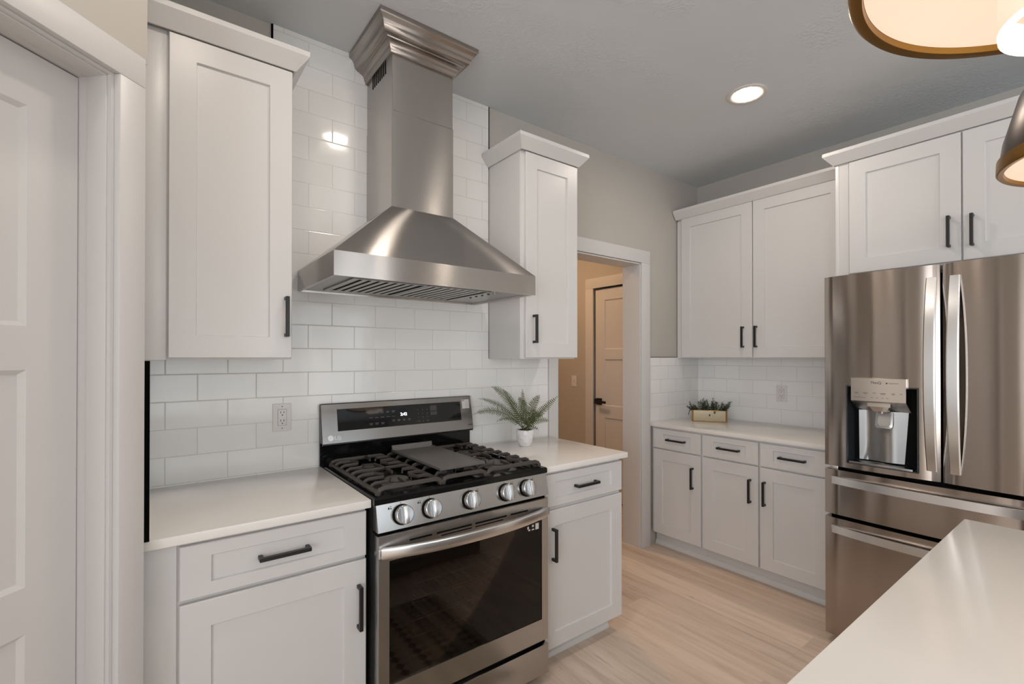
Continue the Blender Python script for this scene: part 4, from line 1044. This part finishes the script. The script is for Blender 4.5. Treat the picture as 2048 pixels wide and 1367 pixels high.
# ------------------------------------------------------------------ pendants over the island
def pendant(label, x, y, z, r):
    t = thing('pendant_lamp', label, 'pendant lamp', (x, y, z))
    k = r/0.255
    b = MB(); b.lathe([(r-0.006*k, 0.030*k), (r-0.012*k, 0.075*k), (r*0.84, 0.185*k), (r*0.80, 0.205*k), (r*0.70, 0.222*k), (r*0.30, 0.236*k), (0.03, 0.245*k), (0.03, 0.275*k), (0.012, 0.285*k)], (x, y, z), n=144); b.build('shade', M['bronze'], t, smooth=50)
    b = MB(); b.lathe([(r-0.006*k, 0.034*k), (r-0.001*k, 0.032*k), (r, 0.004*k), (r-0.003*k, 0.0), (r*0.985, -0.0005), (r*0.945, 0.0010), (r*0.938, 0.0120)], (x, y, z), n=144); b.build('rim', M['brass'], t, smooth=40)
    b = MB(); b.lathe([(r*0.939, 0.0090), (r*0.60, 0.016*k), (r*0.30, 0.020*k), (0.001, 0.021*k)], (x, y, z), n=144); b.build('diffuser', M['diff'], t, smooth=60)
    b = MB(); b.cyl((x, y, z+0.27*k), (x, y, H-0.02), 0.006, n=12); b.build('rod', M['brass'], t)
    b = MB(); b.lathe([(0.001, 0), (0.062, 0), (0.062, -0.015), (0.055, -0.022), (0.001, -0.022)], (x, y, H-0.0005), n=40); b.build('canopy', M['brass'], t)
    # drum-shaped glass of the bulb, hanging just below the rim
    b = MB(); bx, by = x+0.005, y+0.048
    b.lathe([(0.072, 0.010), (0.0775, -0.002), (0.0790, -0.078)], (bx, by, z), n=48); gs = b.build('glass_drum', M['diff'], t, smooth=50, recalc=False)
    b = MB(); b.lathe([(0.0790, -0.078), (0.0785, -0.083), (0.0735, -0.083), (0.0715, -0.050)], (bx, by, z), n=48); b.build('drum_edge', M['bulb'], gs, smooth=50)
    b = MB(); b.lathe([(0.0716, -0.050), (0.050, -0.046), (0.001, -0.044)], (bx, by, z), n=48); b.build('drum_inner', M['drum_in'], gs, smooth=50, recalc=False)
pendant('nearest bronze pendant lamp with brass rim and glowing bowl, top right corner', 0.786, -2.2362, 1.840, 0.2598)
pendant('farther bronze pendant lamp with brass rim, cut off by the right edge', 1.690, -2.2337, 1.840, 0.2397)

# ------------------------------------------------------------------ fern
t = thing('potted_fern', 'small green fern in a faceted white pot on the counter right of the range', 'potted plant', (1.648, -0.165, CZ))
PXc, PYc = 1.648, -0.165
b = MB()
lp = []
for r_, z_ in ((0.030, 0.0), (0.034, 0.004), (0.0355, 0.010), (0.041, 0.024), (0.0465, 0.045), (0.0490, 0.066), (0.0485, 0.088), (0.0455, 0.090)):
    n = 24
    ring_ = []
    for i in range(n):
        a = 2*PI*i/n
        m = 1.0
        if 0.015 < z_ < 0.08: m = 1.0 + 0.055*math.cos(a*6 + (PI if 0.03 < z_ < 0.06 else 0))
        ring_.append((PXc+r_*m*math.cos(a), PYc+r_*m*math.sin(a), CZ+z_))
    lp.append(ring_)
lp.append([(PXc+0.043*math.cos(2*PI*i/24), PYc+0.043*math.sin(2*PI*i/24), CZ+0.080) for i in range(24)])
b.loops(lp); b.build('pot', M['pot'], t, smooth=12)
b = MB(); b.lathe([(0.0435, 0.081), (0.030, 0.090), (0.001, 0.094)], (PXc, PYc, CZ), n=20); b.build('soil', M['soil'], t)
def frond(root, tip, mid, wmax, dens=0.0100):
    """arching rachis with paired narrow leaflets"""
    p0, p2 = Vector(root), Vector(tip); p1 = Vector(mid)
    def B(s): return p0*(1-s)**2 + p1*2*s*(1-s) + p2*s*s
    ln = sum((B((k+1)/20)-B(k/20)).length for k in range(20))
    pts = [B(k/16) for k in range(17)]
    b = MB(); b.tube(pts, 0.0013, n=5, taper=[1.3-0.9*k/16 for k in range(17)])
    n = int(ln/dens)
    face = Vector((-0.35+random.uniform(-.35, .35), -0.65, 0.62+random.uniform(-.3, .3)))
    for k in range(int(n*0.16), n):
        s = k/n; p = B(s); tg = (B(min(1, s+0.02))-B(max(0, s-0.02))).normalized()
        sd = tg.cross(face)
        if sd.length < 1e-3: sd = Vector((1, 0, 0))
        sd.normalize(); nm = sd.cross(tg).normalized()
        w = wmax*math.sin(PI*min(1.0, 0.18+0.80*s))**0.75*(1.0 if s < 0.9 else (1-s)*10*0.7+0.3)
        for q in (-1, 1):
            d = (sd*q + tg*0.45 + nm*random.uniform(-0.12, 0.22)).normalized()
            e = tg*0.0027 if s < 0.9 else tg*0.0016
            a0 = p-e; a1 = p+e; m0 = p+d*w*0.5-e*0.95-nm*0.0006; m1 = p+d*w*0.5+e*0.95+nm*0.0006; tp = p+d*w - nm*w*0.12
            b.poly([tuple(a0), tuple(m0), tuple(tp), tuple(m1), tuple(a1)])
    return b
base = (PXc-0.004, PYc, CZ+0.088)
FR = [ # tip, mid (world)
    ((1.440, -0.135, 1.246), (1.555, -0.150, 1.215), 0.0390), ((1.352, -0.150, 1.188), (1.520, -0.160, 1.165), 0.0312), ((1.303, -0.175, 1.110), (1.480, -0.170, 1.170), 0.0338),
    ((1.420, -0.215, 1.070), (1.540, -0.200, 1.110), 0.0286), ((1.548, -0.090, 1.226), (1.605, -0.140, 1.150), 0.0260), ((1.690, -0.090, 1.222), (1.660, -0.140, 1.120), 0.0260),
    ((1.888, -0.175, 1.178), (1.720, -0.170, 1.075), 0.0338), ((1.830, -0.080, 1.180), (1.720, -0.120, 1.130), 0.0364), ((1.800, -0.200, 1.140), (1.700, -0.180, 1.080), 0.0286),
    ((1.745, -0.260, 1.050), (1.690, -0.225, 1.080), 0.0260), ((1.620, -0.290, 1.110), (1.630, -0.250, 1.160), 0.0312), ((1.680, -0.280, 1.080), (1.665, -0.235, 1.130), 0.0286),
    ((1.570, -0.270, 1.065), (1.600, -0.220, 1.110), 0.0260), ((1.650, -0.110, 1.180), (1.648, -0.150, 1.130), 0.0286), ((1.710, -0.070, 1.160), (1.690, -0.130, 1.120), 0.0286),
    ((1.610, -0.240, 1.000), (1.625, -0.200, 1.040), 0.0208), ((1.700, -0.220, 1.005), (1.670, -0.190, 1.035), 0.0208)]
for tip, mid, w in FR:
    b = frond((base[0]+random.uniform(-0.012, 0.012), base[1]+random.uniform(-0.012, 0.012), base[2]), tip, mid, w)
    b.build('frond', M['fern'], t, smooth=0, recalc=False)

# ------------------------------------------------------------------ tin planter
ang = math.atan2(-0.2076, 0.1357)
dv = Vector((math.cos(ang), math.sin(ang))); nv = Vector((dv.y, -dv.x))   # nv points towards the camera
if nv.dot(Vector((0.0176-3.36, -2.2061+0.25))) < 0: nv = -nv
ctr = Vector(((3.2999+3.4356)/2, (-0.1438-0.3514)/2)) - nv*0.050
t = thing('planter_box', 'cream and gold tin planter of green sprigs on the far corner counter', 'planter', (ctr.x, ctr.y, CZ))
def PB(u, w, z): q = ctr + dv*u + nv*w; return (q.x, q.y, CZ+z)
def rrect(hu, hw, z, r=0.014):
    out = []
    for cu_, cw_, a0 in ((hu-r, hw-r, 0), (-hu+r, hw-r, PI/2), (-hu+r, -hw+r, PI), (hu-r, -hw+r, 3*PI/2)):
        for k in range(6): a = a0+PI/2*k/5; out.append(PB(cu_+r*math.cos(a), cw_+r*math.sin(a), z))
    return out
b = MB(); b.loops([rrect(0.122, 0.050, 0.0005), rrect(0.124, 0.052, 0.003), rrect(0.124, 0.052, 0.083), rrect(0.121, 0.049, 0.083), rrect(0.121, 0.049, 0.060)]); b.build('box', M['tin'], t, smooth=40)
b = MB()
for z_ in (0.0030, 0.0830): b.tube([Vector(p) for p in rrect(0.1245, 0.0525, z_)] + [Vector(rrect(0.1245, 0.0525, z_)[0])], 0.0022, n=6)
b.build('rim', M['gold'], t)
b = MB()
for s in (-1, 1):   # gold corner bands
    lp = []
    for z_ in (0.004, 0.082):
        pts = [p for p in rrect(0.1246, 0.0526, z_)]
        lp.append((pts[0:6] if s > 0 else pts[6:12]))
    b.loops(lp, cap0=False, cap1=False, closed=False)
b.build('corner_band', M['gold'], t, smooth=50)
b = MB()
hp = [PB(-0.122, 0.03, 0.084), PB(-0.135, 0.03, 0.086), PB(-0.143, 0.028, 0.072), PB(-0.147, 0.026, 0.045)]
b.tube(hp, 0, prof=[(-0.002, -0.014), (0.002, -0.014), (0.002, 0.014), (-0.002, 0.014)], up=(nv.x, nv.y, 0)); b.build('strap', M['leather'], t)
b = MB(); o = PB(0.0, 0.0522, 0.048); b.loops([[PB(-0.004, 0.0522, 0.042), PB(0.005, 0.0522, 0.042), PB(0.005, 0.0522, 0.056), PB(-0.004, 0.0522, 0.056)], [PB(-0.004, 0.0550, 0.042), PB(0.005, 0.0550, 0.042), PB(0.005, 0.0550, 0.056), PB(-0.004, 0.0550, 0.056)]]); b.build('latch', M['leather'], t, smooth=0)
b = MB(); b.loops([rrect(0.120, 0.048, 0.066), rrect(0.120, 0.048, 0.074)]); b.build('soil', M['soil'], t)
def sprig(p0, d, ln, needles=26, nl=0.021):
    b = MB(); p0 = Vector(p0); d = Vector(d).normalized()
    cu_ = Vector((random.uniform(-.3, .3), random.uniform(-.3, .3), -0.1))
    pts = [p0 + d*ln*k/6 + cu_*ln*(k/6)**2*0.4 for k in range(7)]
    b.tube(pts, 0.0012, n=4)
    for k in range(needles):
        s = 0.15+0.85*k/needles; i = min(5, int(s*6)); p = pts[i].lerp(pts[i+1], s*6-i) if i < 6 else pts[6]
        a = k*2.4; u = d.orthogonal().normalized(); w = d.cross(u)
        q = (d*0.6 + (u*math.cos(a)+w*math.sin(a))).normalized(); l2 = nl*(1.1-0.5*s)
        e = q.cross(d).normalized()*0.0034
        b.poly([tuple(p), tuple(p+q*l2*0.5+e), tuple(p+q*l2), tuple(p+q*l2*0.5-e)])
    return b
for k in range(44):
    u = -0.112+0.224*((k*0.618) % 1.0); w = random.uniform(-0.035, 0.040)
    lean = dv*random.uniform(-0.5, 0.5) + nv*random.uniform(-0.3, 0.5)
    if u > 0.06: lean += dv*0.7
    if u < -0.07: lean -= dv*0.8
    ln = random.uniform(0.055, 0.105) if abs(u) > 0.03 else random.uniform(0.075, 0.115)
    if u < -0.07: ln *= 0.85
    sprig(PB(u, w, 0.072), (lean.x, lean.y, 0.95), ln).build('sprig', M['herb'], t, smooth=0, recalc=False)
sprig(PB(0.035, 0.047, 0.080), (nv.x*0.8, nv.y*0.8, -0.25), 0.040, 12, 0.012).build('sprig', M['herb'], t, smooth=0, recalc=False)

# ------------------------------------------------------------------ rug in front of the range (seen mirrored in the oven glass)
b = MB(); b.box(0.48, 1.33, -1.62, -0.78, 0.0005, 0.009, 0.003)
tag(b.build('floor_rug', M['rug'], loc=(0.905, -1.20, 0.0005)), 'dark patterned rug on the floor in front of the range, mirrored in its oven window', 'rug')
